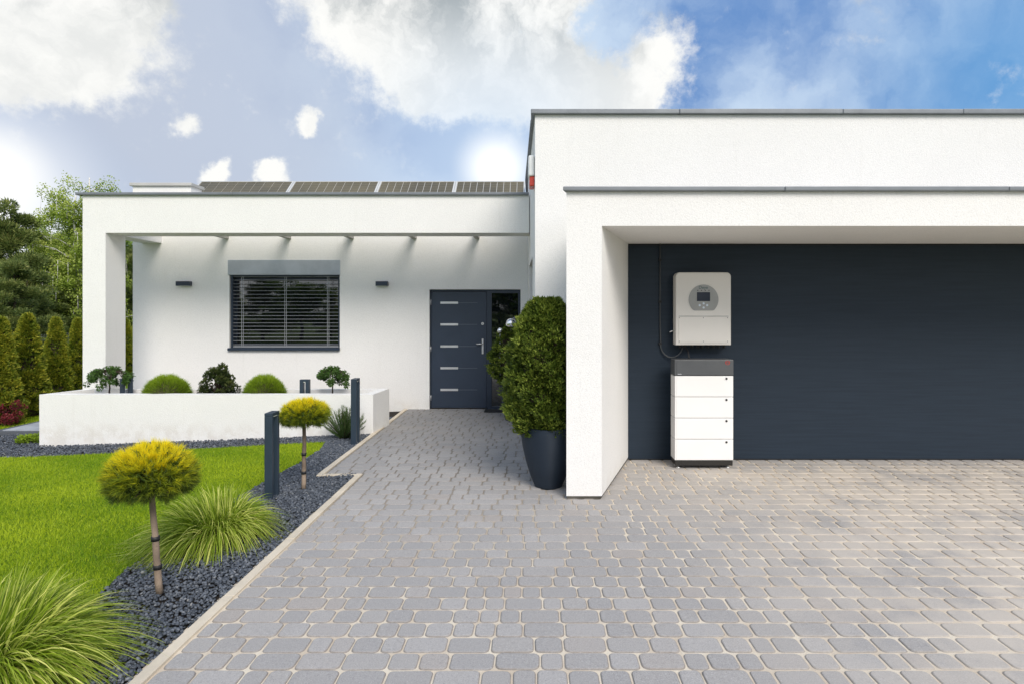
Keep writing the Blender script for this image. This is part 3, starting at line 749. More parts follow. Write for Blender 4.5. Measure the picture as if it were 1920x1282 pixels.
disc('keyhole', (dxp(905), dzp(607)), 0.006, YD - .0235, .004, BLACKP, lk, 12)
for py in (567, 654, 745):
    tube('hinge', [(dxp(808), YD - .022, dzp(py + 5)), (dxp(808), YD - .022, dzp(py - 5))], 0.009, STEEL, dr)
tag(box('doormat', (dxp(911), dxp(948), 10.30, 10.56, 0.002, 0.02), BLACKP, bevel=0.004), 'small black doormat on the pavers in front of the sidelight', 'doormat')

# wall lamps
def wall_lamp(px0, px1, label):
    d = YW - .10; xc = (X(px0, d) + X(px1, d)) / 2; wd = (X(px1, d) - X(px0, d)) / 2
    t = thing('wall_lamp', label, 'lamp', (xc, YW, Z(533, YW)), 'box shaped lamps on the entrance wall')
    z = Z(533, YW)
    box('housing', (xc - wd, xc + wd, YW - .10, YW - .012, z - .035, z + .045), ANTH, t, bevel=0.004)
    box('mounting_plate', (xc - wd * .7, xc + wd * .7, YW - .012, YW - .001, z - .03, z + .04), ANTH, t)
    box('diffuser', (xc - wd + .01, xc + wd - .01, YW - .092, YW - .02, z - .039, z - .0355), DIFF, t)
wall_lamp(329, 355, 'dark box lamp on the white wall left of the window')
wall_lamp(704, 726, 'dark box lamp on the white wall between window and front door')

# alarm siren on the side of the tall block
t = thing('alarm_siren', 'white alarm siren with red lower lens high on the corner of the tall block', 'alarm', (-0.02, 7.25, 3.2))
z1, z0 = Z(294, 7.2), Z(351, 7.2)
o = prism('housing', [(side_x(7.15) - .075, 7.13), (side_x(7.15) - .002, 7.12), (side_x(7.4) - .002, 7.40), (side_x(7.4) - .075, 7.38)], Z(333, 7.2), z1, WHITEPL, t, bevel=0.018)
prism('lens', [(side_x(7.15) - .062, 7.15), (side_x(7.15) - .002, 7.13), (side_x(7.4) - .002, 7.39), (side_x(7.4) - .062, 7.37)], z0, Z(333, 7.2) - .001, REDL, t, bevel=0.012)

# ------------------------------------------------------------------ solar panels
ya_, za_, yb_, zb_ = 11.04, 3.775, 11.56, 4.21
tops_shift = 0
tops = [376, 552, 713, 855, 985.5]
for i, lab in enumerate(('leftmost solar panel above the pergola, next to the bare parapet', 'second solar panel from the left above the pergola',
                         'third solar panel from the left above the pergola', 'rightmost solar panel above the pergola, against the tall block')):
    x0, x1 = X(tops[i], yb_) + .004, X(tops[i + 1], yb_) - .004
    t = thing('solar_panel', lab, 'solar panel', ((x0 + x1) / 2, ya_, za_), 'solar panels in a row on the roof')
    sl_ = Vector((0, yb_ - ya_, zb_ - za_)); nn = Vector((0, -sl_.z, sl_.y)).normalized()
    def slab(name, u0, u1, v0, v1, h0, h1, mat, par):
        P = []
        for h in (h0, h1):
            for u, v in ((u0, v0), (u1, v0), (u1, v1), (u0, v1)):
                q = Vector((u, ya_, za_)) + sl_ * v + nn * h; P.append(tuple(q))
        return mesh(name, P, BF, mat, par)
    fb = .030
    slab('backsheet', x0 + fb, x1 - fb, .03, .97, -.03, -.012, CELLF, t)
    for a in ((x0, x0 + fb, 0, 1), (x1 - fb, x1, 0, 1), (x0 + fb, x1 - fb, 0, .03), (x0 + fb, x1 - fb, .97, 1)):
        slab('frame', a[0], a[1], a[2], a[3], -.035, .004, CELLF, t)
    cw = (x1 - x0 - 2 * fb) / 10
    for c in range(10):
        slab('cell_strip', x0 + fb + c * cw + .005, x0 + fb + (c + 1) * cw - .005, .035, .965, -.0119, -.006, CELL, t)
    for xx in (x0 + .25, x1 - .25):
        tube('stand', [(xx, yb_ - .08, 3.69), (xx, yb_ - .08, zb_ - .12)], .015, CELLF, t, 6)

# ------------------------------------------------------------------ raised planter
pzt = 0.552
pl = thing('planter', 'long low white rendered planter wall in front of the entrance wall', 'planter', (-4.6, 8.54, 0))
prism('front_wall', [(-7.0, 8.54), (-2.27, 8.54), (-2.26, 8.66), (-6.95, 8.66)], -0.32, pzt, STUCCO, pl)
prism('end_wall', [(-7.0, 8.541), (-6.95, 8.661), (-6.63, 9.2), (-6.76, 9.2)], -0.32, pzt - .001, STUCCO, pl)
prism('end_wall', [(-2.40, 8.661), (-2.26, 8.661), (-2.20, 9.2), (-2.33, 9.2)], -0.32, pzt - .001, STUCCO, pl)
prism('rear_wall', [(-6.63, 9.10), (-2.33, 9.10), (-2.33, 9.199), (-6.63, 9.199)], -0.32, pzt - .002, STUCCO, pl)
prism('soil', [(-6.85, 8.66), (-2.40, 8.66), (-2.34, 9.10), (-6.62, 9.10)], 0.30, 0.47, SOIL, pl)

# ------------------------------------------------------------------ bollard lights
def make_bollard(h, label, lt=.032):
    t = thing('bollard_light', label, 'bollard light', (0, 0, 0), 'dark arched bollard lights')
    box('leg', (-.080, -.080 + lt, -.037, .037, 0, h - .03), BOLL, t, bevel=.003); box('leg', (.080 - lt, .080, -.037, .037, 0, h - .03), BOLL, t, bevel=.003)
    box('top_plate', (-.080, .080, -.037, .037, h - .0295, h), BOLL, t, bevel=.003)
    box('diffuser', (-.078 + lt, .078 - lt, -.030, .030, h - .040, h - .030), DIFF, t); box('base_plate', (-.095, .095, -.05, .05, -.004, .006), BOLL, t)
    return t
gx = G(503, 937); b1 = make_bollard(.775 - T_(gx[0]) + .01, 'tall slate blue bollard light nearest the camera, behind the ornamental grass')
b1.location = (gx[0], gx[1] + .08, T_(gx[0])); b1.rotation_euler.z = R(90)
b2 = make_bollard(.86, 'tall slate blue bollard light by the path beside the planter corner'); b2.location = (X(663, 7.85), 7.93, T_(-2.33)); b2.rotation_euler.z = R(90)
b3 = make_bollard(.28, 'short dark bollard light in the planter between the right green mound and right weeping tree', .062); b3.location = (X(572, 8.85), 8.85, .455)
b3.scale = (.86, .9, .98)
dup(b3, (X(237, 8.95), 8.95, .455), R(38), 'short dark bollard light in the planter left of the left green mound', (1.0, 1.0, 1.0))

# ------------------------------------------------------------------ plants
def trunk_geo(p0, p1, r0, r1, wob=0.006, n=9):
    pts = []; rad = []
    for i in range(n + 1):
        t = i / n; pts.append((p0[0] + (p1[0] - p0[0]) * t + random.uniform(-wob, wob), p0[1] + (p1[1] - p0[1]) * t + random.uniform(-wob, wob), p0[2] + (p1[2] - p0[2]) * t))
        rad.append((r0 + (r1 - r0) * t) * random.uniform(0.93, 1.08))
    return pts, rad

def golden_pine(base, top, c, rx, rz, label):
    t = thing('golden_pine', label, 'topiary tree', base, 'grafted golden pine standards in the gravel')
    s = Vector(base)
    pts, rad = trunk_geo(s, (c[0], c[1], c[2] - rz * .2), .021, .017, .004)
    tube('trunk', pts, rad, BARK, t, 10)
    hgt = c[2] - rz - s.z
    for f in (0.30, 0.62):
        q = Vector(pts[0]).lerp(Vector(pts[-1]), f * .8); tube('tie_band', [(q.x, q.y, q.z - .014), (q.x, q.y, q.z + .014)], .0245, BLACKP, t, 12)
    br = []
    ns = 760; Dn = rvec(ns); Dn = Dn[Dn[:, 2] > -0.62]; ns = len(Dn)
    lump = 1 + 0.06 * np.sin(Dn[:, 0] * 5 + 1) * np.cos(Dn[:, 1] * 6)
    tipP = np.array(c) + Dn * np.array([rx, rx, rz]) * (lump * rng.uniform(0.78, 0.93, ns))[:, None]
    for k in range(0, ns, 12):
        o = Vector((c[0], c[1], c[2] - rz * .3)); e = Vector(tipP[k]); m = o.lerp(e, .5); m.z += .02
        br.append(([tuple(o), tuple(m), tuple(e)], [.007, .005, .003]))
    tubes('branches', br, BARKD, t, 5)
    per = 46; n = ns * per; I = np.repeat(np.arange(ns), per)
    up = np.clip(Dn[:, 2], -1, 1)[I]; out = Dn[I] * np.array([1, 1, 1.1]) + np.array([0, 0, .25])
    along = rng.uniform(0, 1, n)
    Pn = tipP[I] + unit(out) * (along * .05 - .045)[:, None] + rng.normal(0, .004, (n, 3))
    Dd = unit(out + rvec(n) * 0.62 - np.array([0, 0, .25]) * (up < -0.1)[:, None])
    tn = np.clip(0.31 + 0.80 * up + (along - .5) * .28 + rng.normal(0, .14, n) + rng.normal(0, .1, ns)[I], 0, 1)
    g1 = needles(Pn, Dd, rng.uniform(.035, .062, n), rng.uniform(.0022, .0036, n), tn, .06)
    # inner needles that close the crown
    m = 5200; Q = rvec(m) * (rng.uniform(.2, .8, m) ** .5)[:, None]; Q = Q[Q[:, 2] > -.55]; m = len(Q)
    g2 = needles(np.array(c) + Q * np.array([rx, rx, rz]), rvec(m), rng.uniform(.04, .07, m), rng.uniform(.004, .007, m), rng.uniform(0, .2, m))
    g = cat([g1, g2]); mesh('crown', g[0], g[1], PINEG, t, tint=g[2])
g0 = G(298, 1112)
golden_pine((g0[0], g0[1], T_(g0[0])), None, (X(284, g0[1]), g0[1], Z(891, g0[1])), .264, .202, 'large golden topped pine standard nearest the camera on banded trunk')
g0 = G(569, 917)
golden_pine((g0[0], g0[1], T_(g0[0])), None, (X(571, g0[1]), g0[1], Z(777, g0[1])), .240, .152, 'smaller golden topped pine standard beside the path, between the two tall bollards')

def tuft(c, r, h, n, label, lean=(0, 0)):
    t = thing('ornamental_grass', label, 'grass plant', (c[0], c[1], T_(c[0])), 'arching ornamental grasses'); z = T_(c[0])
    a = rng.uniform(0, 2 * np.pi, n); q = rng.uniform(0, 1, n) ** .55; r0 = .16 * r * np.sqrt(rng.uniform(0, 1, n)) * 1.8
    P = np.stack([c[0] + r0 * np.cos(a), c[1] + r0 * np.sin(a), np.full(n, z)], 1)
    th = 0.08 + q * .80; a2 = a + rng.normal(0, .35, n)
    Dd = np.stack([np.sin(th) * np.cos(a2) + lean[0], np.sin(th) * np.sin(a2) + lean[1], np.cos(th)], 1)
    Ln = h * (1.25 + .55 * rng.uniform(0, 1, n)) * (1 + .25 * q); bend = .30 + .62 * q * rng.uniform(.6, 1.3, n)
    tn = np.clip(rng.normal(.24, .20, n) + .38 * (rng.uniform(0, 1, n) > .82), 0, 1)
    g = arcs(P, Dd, Ln, rng.uniform(.0055, .0115, n), bend, 9, tn, .30)
    V = g[0]; V[:, 2] = np.maximum(V[:, 2], z + .004)
    mesh('blades', V, g[1], TUFT, t, tint=g[2])
g0 = G(388, 1022); tuft((g0[0], g0[1] + .12), .5, .365, 2900, 'arching green ornamental grass clump between the nearest bollard and large golden pine', (-.16, 0))
tuft((-2.60, 2.82), .6, .445, 3900, 'large yellow green ornamental grass clump in the bottom left corner')

def mound(px, d, rx, h, zb, label, n=11000):
    c = (X(px, d), d, zb); t = thing('round_shrub', label, 'shrub', c, 'low green mound shrubs in the planter')
    Dn = rvec(n); Dn[:, 2] = np.abs(Dn[:, 2]); sc = rng.uniform(.55, 1, n) ** .4
    P = np.array(c) + Dn * np.array([rx, rx * .8, h]) * (sc * .88 * (1 + .04 * np.sin(Dn[:, 0] * 9) * np.sin(Dn[:, 1] * 8)))[:, None]
    Dd = Dn + rvec(n) * .5 + np.array([0, 0, .3])
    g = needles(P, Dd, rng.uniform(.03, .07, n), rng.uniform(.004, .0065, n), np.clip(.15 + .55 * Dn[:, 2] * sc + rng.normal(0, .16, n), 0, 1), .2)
    mesh('foliage', g[0], g[1], MOUND, t, tint=g[2])
    ball('core', (c[0], c[1], zb + .0), 1e-3 + min(rx, h) * .7, BARKD, t, 12)
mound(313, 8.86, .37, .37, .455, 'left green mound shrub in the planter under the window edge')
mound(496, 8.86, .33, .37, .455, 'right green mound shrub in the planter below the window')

def clumpy(name, part, base, clumps, per, cs, mat, label, catg, stems, L_=.035, W_=.011, group=None, bark=BARKD, tb=0.0, droop=0.0):
    t = thing(name, label, catg, base, group)
    C = np.array(clumps); m = len(C); n = m * per; I = np.repeat(np.arange(m), per)
    off = rvec(n) * (rng.uniform(.3, 1, n) ** .5)[:, None] * cs
    P = C[I] + off; Dd = unit(off) + rvec(n) * .6 + np.array([0, 0, .35 - droop])
    tn = np.clip(.38 + .35 * off[:, 2] / cs + rng.normal(0, .16, n) + rng.normal(0, .1, m)[I] + tb, 0, 1)
    g = rhomb(P, Dd, rng.uniform(.6, 1.3, n) * L_, rng.uniform(.6, 1.3, n) * W_, tn)
    mesh(part, g[0], g[1], mat, t, tint=g[2]); tubes('stems', stems, bark, t, 6); return t
# dark spreading conifer in the middle of the planter
c0 = (X(408, 8.9), 8.9, .455); cl2 = []; st = []
for i in range(46):
    a = random.uniform(0, 2 * math.pi); q = random.random(); rr = .33 * (1 - q * .78) * random.uniform(.55, 1.0); zz = .06 + .40 * q
    p = (c0[0] + rr * math.cos(a) * 1.02, c0[1] + rr * math.sin(a) * .7, c0[2] + zz); cl2.append(p)
    if i % 2 == 0: st.append(([c0, (c0[0] * .6 + p[0] * .4, c0[1] * .6 + p[1] * .4, c0[2] + zz * .6), p], [.014, .009, .004]))
clumpy('spreading_conifer', 'foliage', c0, cl2, 130, .055, DARKC, 'dark irregular conifer bush in the planter between the two green mounds', 'shrub', st, .032, .010)
# weeping trees
def weeping(px, d, rx, h, hb, label, seed):
    random.seed(seed); c0 = (X(px, d), d, .455); cl3 = []; top = c0[2] + h; st = [trunk_geo(c0, (c0[0] + .01, c0[1], top - .05), .011, .008, .004)]
    for i in range(58):
        a = random.uniform(0, 2 * math.pi); q = math.sqrt(random.random()); rr = rx * q; droop = hb * q ** 2.2 * random.uniform(.5, 1)
        p = (c0[0] + rr * math.cos(a), c0[1] + rr * math.sin(a) * .8, top - .03 - droop + random.uniform(-.015, .02)); cl3.append(p)
        m_ = (c0[0] + rr * .6 * math.cos(a), c0[1] + rr * .5 * math.sin(a), top - .03 - droop * .3)
        st.append(([(c0[0], c0[1], top - .06), m_, p], [.005, .004, .002]))
        if q > .6 and random.random() < .6:
            cl3.append((p[0] + .01, p[1], p[2] - .035)); 
    clumpy('weeping_tree', 'crown', c0, cl3, 60, .032, WEEP, label, 'small tree', st, .030, .008, 'miniature weeping trees in the planter', BARKD, .1, .9)
weeping(205, 8.9, .29, .46, .25, 'miniature weeping tree with wide crown at the left end of the planter', 5)
weeping(623, 8.85, .215, .455, .21, 'miniature weeping tree with compact crown at the right end of the planter', 9)
# upright spiky conifer by the second bollard
c0 = G(640, 826); c0 = (c0[0], c0[1] + .12, T_(c0[0]))
t = thing('bushy_conifer', 'upright dark green needle bush at the planter corner behind the bollard', 'shrub', c0)
ns = 130; a = rng.uniform(0, 2 * np.pi, ns); th = rng.uniform(.05, 1.25, ns); Dd = np.stack([np.sin(th) * np.cos(a), np.sin(th) * np.sin(a) * .8, np.cos(th)], 1)
Ls = rng.uniform(.22, .36, ns) * (1 + .1 * np.cos(th)); sv = []
per = 110; I = np.repeat(np.arange(ns), per); q = rng.uniform(.15, 1, ns * per)
P = np.array(c0) + Dd[I] * (Ls[I] * q)[:, None] + np.array([0, 0, .07]) * (q ** 2)[:, None]
g = needles(P, Dd[I] * .8 + rvec(ns * per) * .7 + np.array([0, 0, .4]), rng.uniform(.025, .05, ns * per), rng.uniform(.003, .0045, ns * per), np.clip(.15 + q * .45 + rng.normal(0, .15, ns * per), 0, 1), .05)
mesh('foliage', g[0], g[1], m_leaf('bush_needle', (0.02, 0.045, 0.015), (0.075, 0.14, 0.035), .25, (0.17, 0.22, 0.05)), t, tint=g[2])
tubes('stems', [([c0, tuple(np.array(c0) + Dd[i] * Ls[i])], [.006, .003]) for i in range(0, ns, 4)], BARKD, t, 5)

# thuja kernel: lumpy column of upright frond sprays
def thuja_parts(t, c, h, prof, n, mat, lump=.12, size=1.0, cull=None, seed=1, tb=0.0):
    r_ = np.random.default_rng(seed)
    u = r_.uniform(0.02, 1, n); a = r_.uniform(0, 2 * np.pi, n)
    kc = int(n / 42); uc = r_.uniform(.02, 1, kc); ac = r_.uniform(0, 2 * np.pi, kc); fc = r_.uniform(.90, 1.10, kc); Ic = r_.integers(0, kc, n)
    cl_m = r_.uniform(0, 1, n) < .75
    u = np.clip(np.where(cl_m, uc[Ic] + r_.normal(0, .022, n), u), .01, 1.0); a = np.where(cl_m, ac[Ic] + r_.normal(0, .16, n), a)
    rad = np.where(cl_m, fc[Ic], .92) * prof(u) * (1 + lump * np.sin(3 * a + 7 * u) * np.cos(11 * u + 2 * a) + .09 * np.sin(9 * a + 25 * u) * np.cos(31 * u - 4 * a))
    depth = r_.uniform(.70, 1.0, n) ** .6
    P = np.stack([c[0] + rad * depth * np.cos(a), c[1] + rad * depth * np.sin(a), c[2] + u * h], 1)
    out = np.stack([np.cos(a), np.sin(a), np.full(n, .55)], 1)
    per = 5; I = np.repeat(np.arange(n), per)
    Dd = unit(out[I] + r_.normal(0, .55, (n * per, 3)) + np.array([0, 0, .35]))
    tb_ = .18 + .45 * (depth - .7) / .3 + .12 * u + r_.normal(0, .10, n) + tb + np.where(cl_m, .6 * (fc[Ic] - 1) + .05, -.12)  # lighter with height, darker in recesses: light and shade put into the frond tint
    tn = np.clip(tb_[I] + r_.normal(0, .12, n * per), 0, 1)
    PP = P[I] + Dd * r_.uniform(0, .012, n * per)[:, None]
    k = np.ones(n * per, bool)
    if cull is not None: k = cull(PP)
    g = rhomb(PP[k], Dd[k], r_.uniform(.03, .06, k.sum()) * size, r_.uniform(.005, .010, k.sum()) * size, tn[k])
    mesh('foliage', g[0], g[1], mat, t, tint=g[2])
    pr = [(max(.002, float(prof(np.array([i / 12]))[0]) * .66), .02 + h * .95 * i / 12) for i in range(13)]
    lathe('inner_core', pr, c, BARKD, t, 12)  # solid dark filler core, added to close the view through the foliage

def pot(t, c, rt, rb, h):
    fl = lambda q: 1 + .035 * math.cos(4 * q)
    prof = [(rb * .98, 0), (rb, .012), (rb + (rt - rb) * .30, h * .18), (rb + (rt - rb) * .62, h * .42), (rb + (rt - rb) * .86, h * .66), (rt, h * .88), (rt * .99, h * .985), (rt * .97, h), (rt * .92, h), (rt * .90, h - .03)]
    return lathe('pot', prof, c, POTM, t, 40, fl)
cc = (.150, 5.98, .0)
t = thing('potted_thuja', 'large clipped thuja in a tall dark blue pot against the garage pier', 'potted plant', cc)
pot(t, cc, .268, .135, .60)
lathe('soil', [(.23, .565), (.235, .57)], cc, SOIL, t, 24)
hull = lambda P: (P[:, 0] < .3045 + (P[:, 1] - 5.55) * .304 - .012) & (P[:, 2] > .40)
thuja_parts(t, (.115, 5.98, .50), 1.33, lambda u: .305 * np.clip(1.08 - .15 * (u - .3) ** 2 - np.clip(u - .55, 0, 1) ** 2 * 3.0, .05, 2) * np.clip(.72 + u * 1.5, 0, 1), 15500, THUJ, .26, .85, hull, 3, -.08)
cc = (X(962, 9.6), 9.6, 0)
t = thing('potted_thuja', 'smaller thuja in a dark pot beside the front door sidelight, under mirror balls', 'potted plant', cc)
pot(t, cc, .20, .12, .60); lathe('soil', [(.17, .565), (.175, .57)], cc, SOIL, t, 24)
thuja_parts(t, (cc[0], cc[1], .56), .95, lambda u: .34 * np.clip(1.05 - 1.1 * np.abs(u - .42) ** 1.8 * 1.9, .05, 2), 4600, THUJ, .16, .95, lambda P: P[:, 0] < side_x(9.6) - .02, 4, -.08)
for px, py, r, lab in ((958, 607, .084, 'largest mirror garden ball above the small potted thuja'), (937.5, 620, .044, 'small left mirror garden ball above the small potted thuja'),
                       (968, 616, .046, 'small right mirror garden ball half hidden by the big thuja')):
    d = 9.42; t = thing('mirror_ball', lab, 'garden ornament', (X(px, d), d, Z(py, d)), 'mirror balls on stems in the small thuja pot')
    ball('globe', (X(px, d), d, Z(py, d)), r, CHROME, t, 32)
    tube('stem', [(X(px, d), d, Z(py, d) - r * .98), (X(px, d) + .0, d + .06, .62)], .006, STEEL, t, 6)

# hedge thujas
def hprof(u): return .30 * np.sqrt(np.clip(1.0 - u ** 6, .01, 1)) * (1.05 - .74 * u) * np.clip(.80 + u * 1.2, 0, 1)
def make_hedge(seed, label):
    t = thing('hedge_thuja', label, 'conifer', (0, 0, 0), 'row of columnar thujas by the fence')
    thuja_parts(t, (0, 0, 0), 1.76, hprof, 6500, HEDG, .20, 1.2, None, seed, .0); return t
hA = make_hedge(11, 'columnar thuja cut off by the left edge of the picture'); hB = make_hedge(12, 'second columnar thuja from the left, broad and full')
hp = [(2, 10.1), (52, 10.9), (105, 12.1), (145, 13.4), (180, 14.7), (208, 16.0), (236, 17.3), (258, 18.6)]
labs = [None, None, 'third columnar thuja from the left, slim, with fence showing both sides', 'columnar thuja directly left of the white pergola pillar', 'columnar thuja hidden behind the left half of the pergola pillar',
        'columnar thuja hidden behind the right half of the pergola pillar', 'columnar thuja seen in the gap between pergola pillar and house wall', 'columnar thuja partly hidden by the left corner of the house wall']
for i, (px, d) in enumerate(hp):
    x = X(px, d); loc = (x, d, -.17); s = (1.0, 1.0, [1, 1.0, .985, .97, .96, .95, .93, .92][i])
    if i == 0: hA.location = loc
    elif i == 1: hB.location = loc; hB.scale = (1.12, 1.12, 1.03)
    else: dup(hA if i % 2 == 0 else hB, loc, random.uniform(0, 6), labs[i], (s[0] * random.uniform(.90, 1.0),) * 2 + (s[2],))
# wire fence behind the hedge
t = thing('wire_fence', 'dark wire mesh fence behind the row of columnar thujas', 'fence', (X(40, 12), 12, -.17))
f0, f1 = Vector((X(-120, 10.8), 10.8, 0)), Vector((X(268, 20), 20, 0)); nW = 90; wl = []
for i in range(nW + 1):
    p = f0.lerp(f1, i / nW); wl.append(([(p.x, p.y, -.2), (p.x, p.y, 1.12), (p.x + .05, p.y - .02, 1.18)], .006))
tubes('mesh_wire', wl, WIREM, t, 4)['kind'] = 'stuff'
for z in (.1, .6, 1.04, 1.12): tube('rail_wire', [(f0.x, f0.y, z), (f1.x, f1.y, z)], .007, WIREM, t, 5)
for i in range(5):
    p = f0.lerp(f1, i / 4); box('post', (p.x - .03, p.x + .03, p.y - .03, p.y + .03, -.25, 1.16), WIREM, t)
# red barberry and low juniper at the left
c0 = (X(6, 9.95), 9.95, -.17); cl4 = [(c0[0] + random.uniform(-.2, .2), c0[1] + random.uniform(-.15, .15), c0[2] + random.uniform(.06, .36)) for _ in range(26)]
clumpy('red_barberry', 'foliage', c0, cl4, 60, .07, REDLF, 'small dark red barberry bush at the foot of the leftmost thuja', 'shrub', [([c0, p], [.006, .003]) for p in cl4[::3]], .03, .011)
g0 = G(62, 828); c0 = (g0[0], g0[1], T_(g0[0])); cl4 = [(c0[0] + random.uniform(-.16, .13), c0[1] + random.uniform(-.12, .12), c0[2] + random.uniform(.02, .08)) for _ in range(22)]
clumpy('creeping_juniper', 'foliage', c0, cl4, 70, .045, MOUND, 'low yellow green creeping juniper on gravel beside the left planter end', 'shrub', [([c0, p], [.005, .003]) for p in cl4[::3]], .03, .008, None, BARKD, .15)

# trees ---------------------------------------------------------------
def make_tree(kind, h, seed, label, cat_, group):
    r_ = random.Random(seed); t = thing({'pine': 'pine_tree', 'birch': 'birch_tree', 'broad': 'broadleaf_tree'}[kind], label, cat_, (0, 0, 0), group)
    limbs = []; C = []; cs = []
    rb = h * (.018 if kind != 'birch' else .024)
    if kind == 'pine':
        limbs.append(trunk_geo((0, 0, -.3), (0.05, 0, h * .95), rb, rb * .2, h * .006, 12))
        for i in range(62):
            q = r_.uniform(.04, .97); a = r_.uniform(0, 6.28); ln = h * .30 * (1 - q * .80) * r_.uniform(.7, 1.1); z = q * h
            e = (ln * math.cos(a), ln * math.sin(a), z + ln * r_.uniform(.0, .35)); m_ = (e[0] * .55, e[1] * .55, z + ln * .02)
            limbs.append(([(0, 0, z), m_, e], [rb * .35 * (1 - q) + .012, .012, .006]))
            for f in (.45, .7, .9, 1.0):
                C.append((e[0] * f + r_.uniform(-.1, .1), e[1] * f + r_.uniform(-.1, .1), z + (e[2] - z) * f + r_.uniform(-.05, .12))); cs.append(h * .040 * r_.uniform(.8, 1.3))
        C.append((0, 0, h)); cs.append(h * .025)
    elif kind == 'birch':
        for b in range(2):
            top = (r_.uniform(-.08, .08) * h, r_.uniform(-.06, .06) * h, h * (.98 - .1 * b)); pts, rad = trunk_geo((b * .25, 0, -.3), top, rb * .75, rb * .12, h * .008, 14); limbs.append((pts, rad))
            for i in range(58):
                q = r_.uniform(.12, .98); p = Vector(pts[int(q * 14)]); a = r_.uniform(0, 6.28); ln = h * .25 * (1.1 - q * .6) * r_.uniform(.5, 1.1)
                e = (p.x + ln * math.cos(a), p.y + ln * math.sin(a), p.z + ln * .45); m_ = (p.x + ln * .5 * math.cos(a), p.y + ln * .5 * math.sin(a), p.z + ln * .35)
                e2 = (e[0] * 1.03, e[1] * 1.03, e[2] - ln * r_.uniform(.3, .8)); limbs.append(([tuple(p), m_, e, e2], [rb * .16, .012, .008, .004]))
                for f in (.3, .6, .9):
                    C.append((p.x + (e[0] - p.x) * f, p.y + (e[1] - p.y) * f, p.z + (e[2] - p.z) * f)); cs.append(h * .030 * r_.uniform(.7, 1.3))
                C.append(e2); cs.append(h * .026)
    else:
        limbs.append(trunk_geo((0, 0, -.3), (0, 0, h * .7), rb * 1.1, rb * .4, h * .01, 8))
        for i in range(60):
            q = r_.uniform(.16, .7); a = r_.uniform(0, 6.28); ln = h * .34 * r_.uniform(.4, 1.0); z = q * h
            e = (ln * math.cos(a), ln * math.sin(a), z + ln * r_.uniform(.1, .9)); limbs.append(([(0, 0, z), (e[0] * .5, e[1] * .5, z + ln * .2), e], [rb * .3, .02, .008]))
            for f in (.5, .8, 1.05):
                C.append((e[0] * f, e[1] * f, z + (e[2] - z) * f + r_.uniform(-.1, .2))); cs.append(h * .055 * r_.uniform(.7, 1.2))
    C = np.array(C); cs = np.array(cs); m_ = len(C); per = {'pine': 150, 'birch': 105, 'broad': 130}[kind]; n = m_ * per; I = np.repeat(np.arange(m_), per)
    off = rvec(n) * (rng.uniform(.1, 1, n) ** .5 * cs[I])[:, None] * np.array([1.15, 1.15, .75 if kind != 'birch' else 1.5])
    P = C[I] + off; P[:, 2] = np.maximum(P[:, 2], .02)
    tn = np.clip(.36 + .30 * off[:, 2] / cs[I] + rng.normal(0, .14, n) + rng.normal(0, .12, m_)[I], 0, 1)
    if kind == 'pine':
        Dd = unit(off) + rvec(n) * .5 + np.array([0, 0, .5]); g = rhomb(P, Dd, rng.uniform(.10, .19, n) * h / 6, rng.uniform(.012, .024, n) * h / 6, tn); mt, bk = PINEF, BARKD
    elif kind == 'birch':
        Dd = rvec(n) + np.array([0, 0, -.7]); g = rhomb(P, Dd, rng.uniform(.045, .075, n), rng.uniform(.015, .026, n), tn + .15); mt, bk = BIRCHL, BIRCHB
    else:
        Dd = rvec(n); g = rhomb(P, Dd, rng.uniform(.09, .16, n), rng.uniform(.03, .055, n), tn); mt, bk = DECID, BARKD
    mesh('crown', g[0], g[1], mt, t, tint=g[2]); tubes('trunk', limbs, bk, t, 6); return t
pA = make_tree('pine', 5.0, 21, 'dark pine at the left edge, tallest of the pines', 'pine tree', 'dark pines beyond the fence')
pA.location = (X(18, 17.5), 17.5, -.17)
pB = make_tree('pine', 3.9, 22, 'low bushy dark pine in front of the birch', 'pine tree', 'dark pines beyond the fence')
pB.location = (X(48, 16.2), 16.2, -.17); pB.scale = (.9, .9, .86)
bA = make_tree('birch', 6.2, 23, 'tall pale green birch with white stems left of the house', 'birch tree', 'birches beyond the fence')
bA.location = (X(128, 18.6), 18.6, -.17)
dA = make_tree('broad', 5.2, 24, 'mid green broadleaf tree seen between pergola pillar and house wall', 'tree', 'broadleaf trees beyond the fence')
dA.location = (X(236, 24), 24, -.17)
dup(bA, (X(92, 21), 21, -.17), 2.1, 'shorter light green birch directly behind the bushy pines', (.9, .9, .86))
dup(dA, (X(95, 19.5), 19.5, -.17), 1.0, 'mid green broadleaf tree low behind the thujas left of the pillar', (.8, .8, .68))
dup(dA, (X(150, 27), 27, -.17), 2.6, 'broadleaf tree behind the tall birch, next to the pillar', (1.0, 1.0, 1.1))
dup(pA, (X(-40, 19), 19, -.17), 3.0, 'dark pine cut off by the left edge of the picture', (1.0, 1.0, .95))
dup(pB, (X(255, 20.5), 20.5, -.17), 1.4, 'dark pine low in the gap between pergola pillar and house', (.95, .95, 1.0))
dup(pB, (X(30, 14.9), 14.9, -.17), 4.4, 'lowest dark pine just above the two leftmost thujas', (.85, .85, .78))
dup(pA, (X(120, 18), 18, -.17), 5.4, 'dark pine between the low pines and the pergola pillar', (.8, .8, .50))
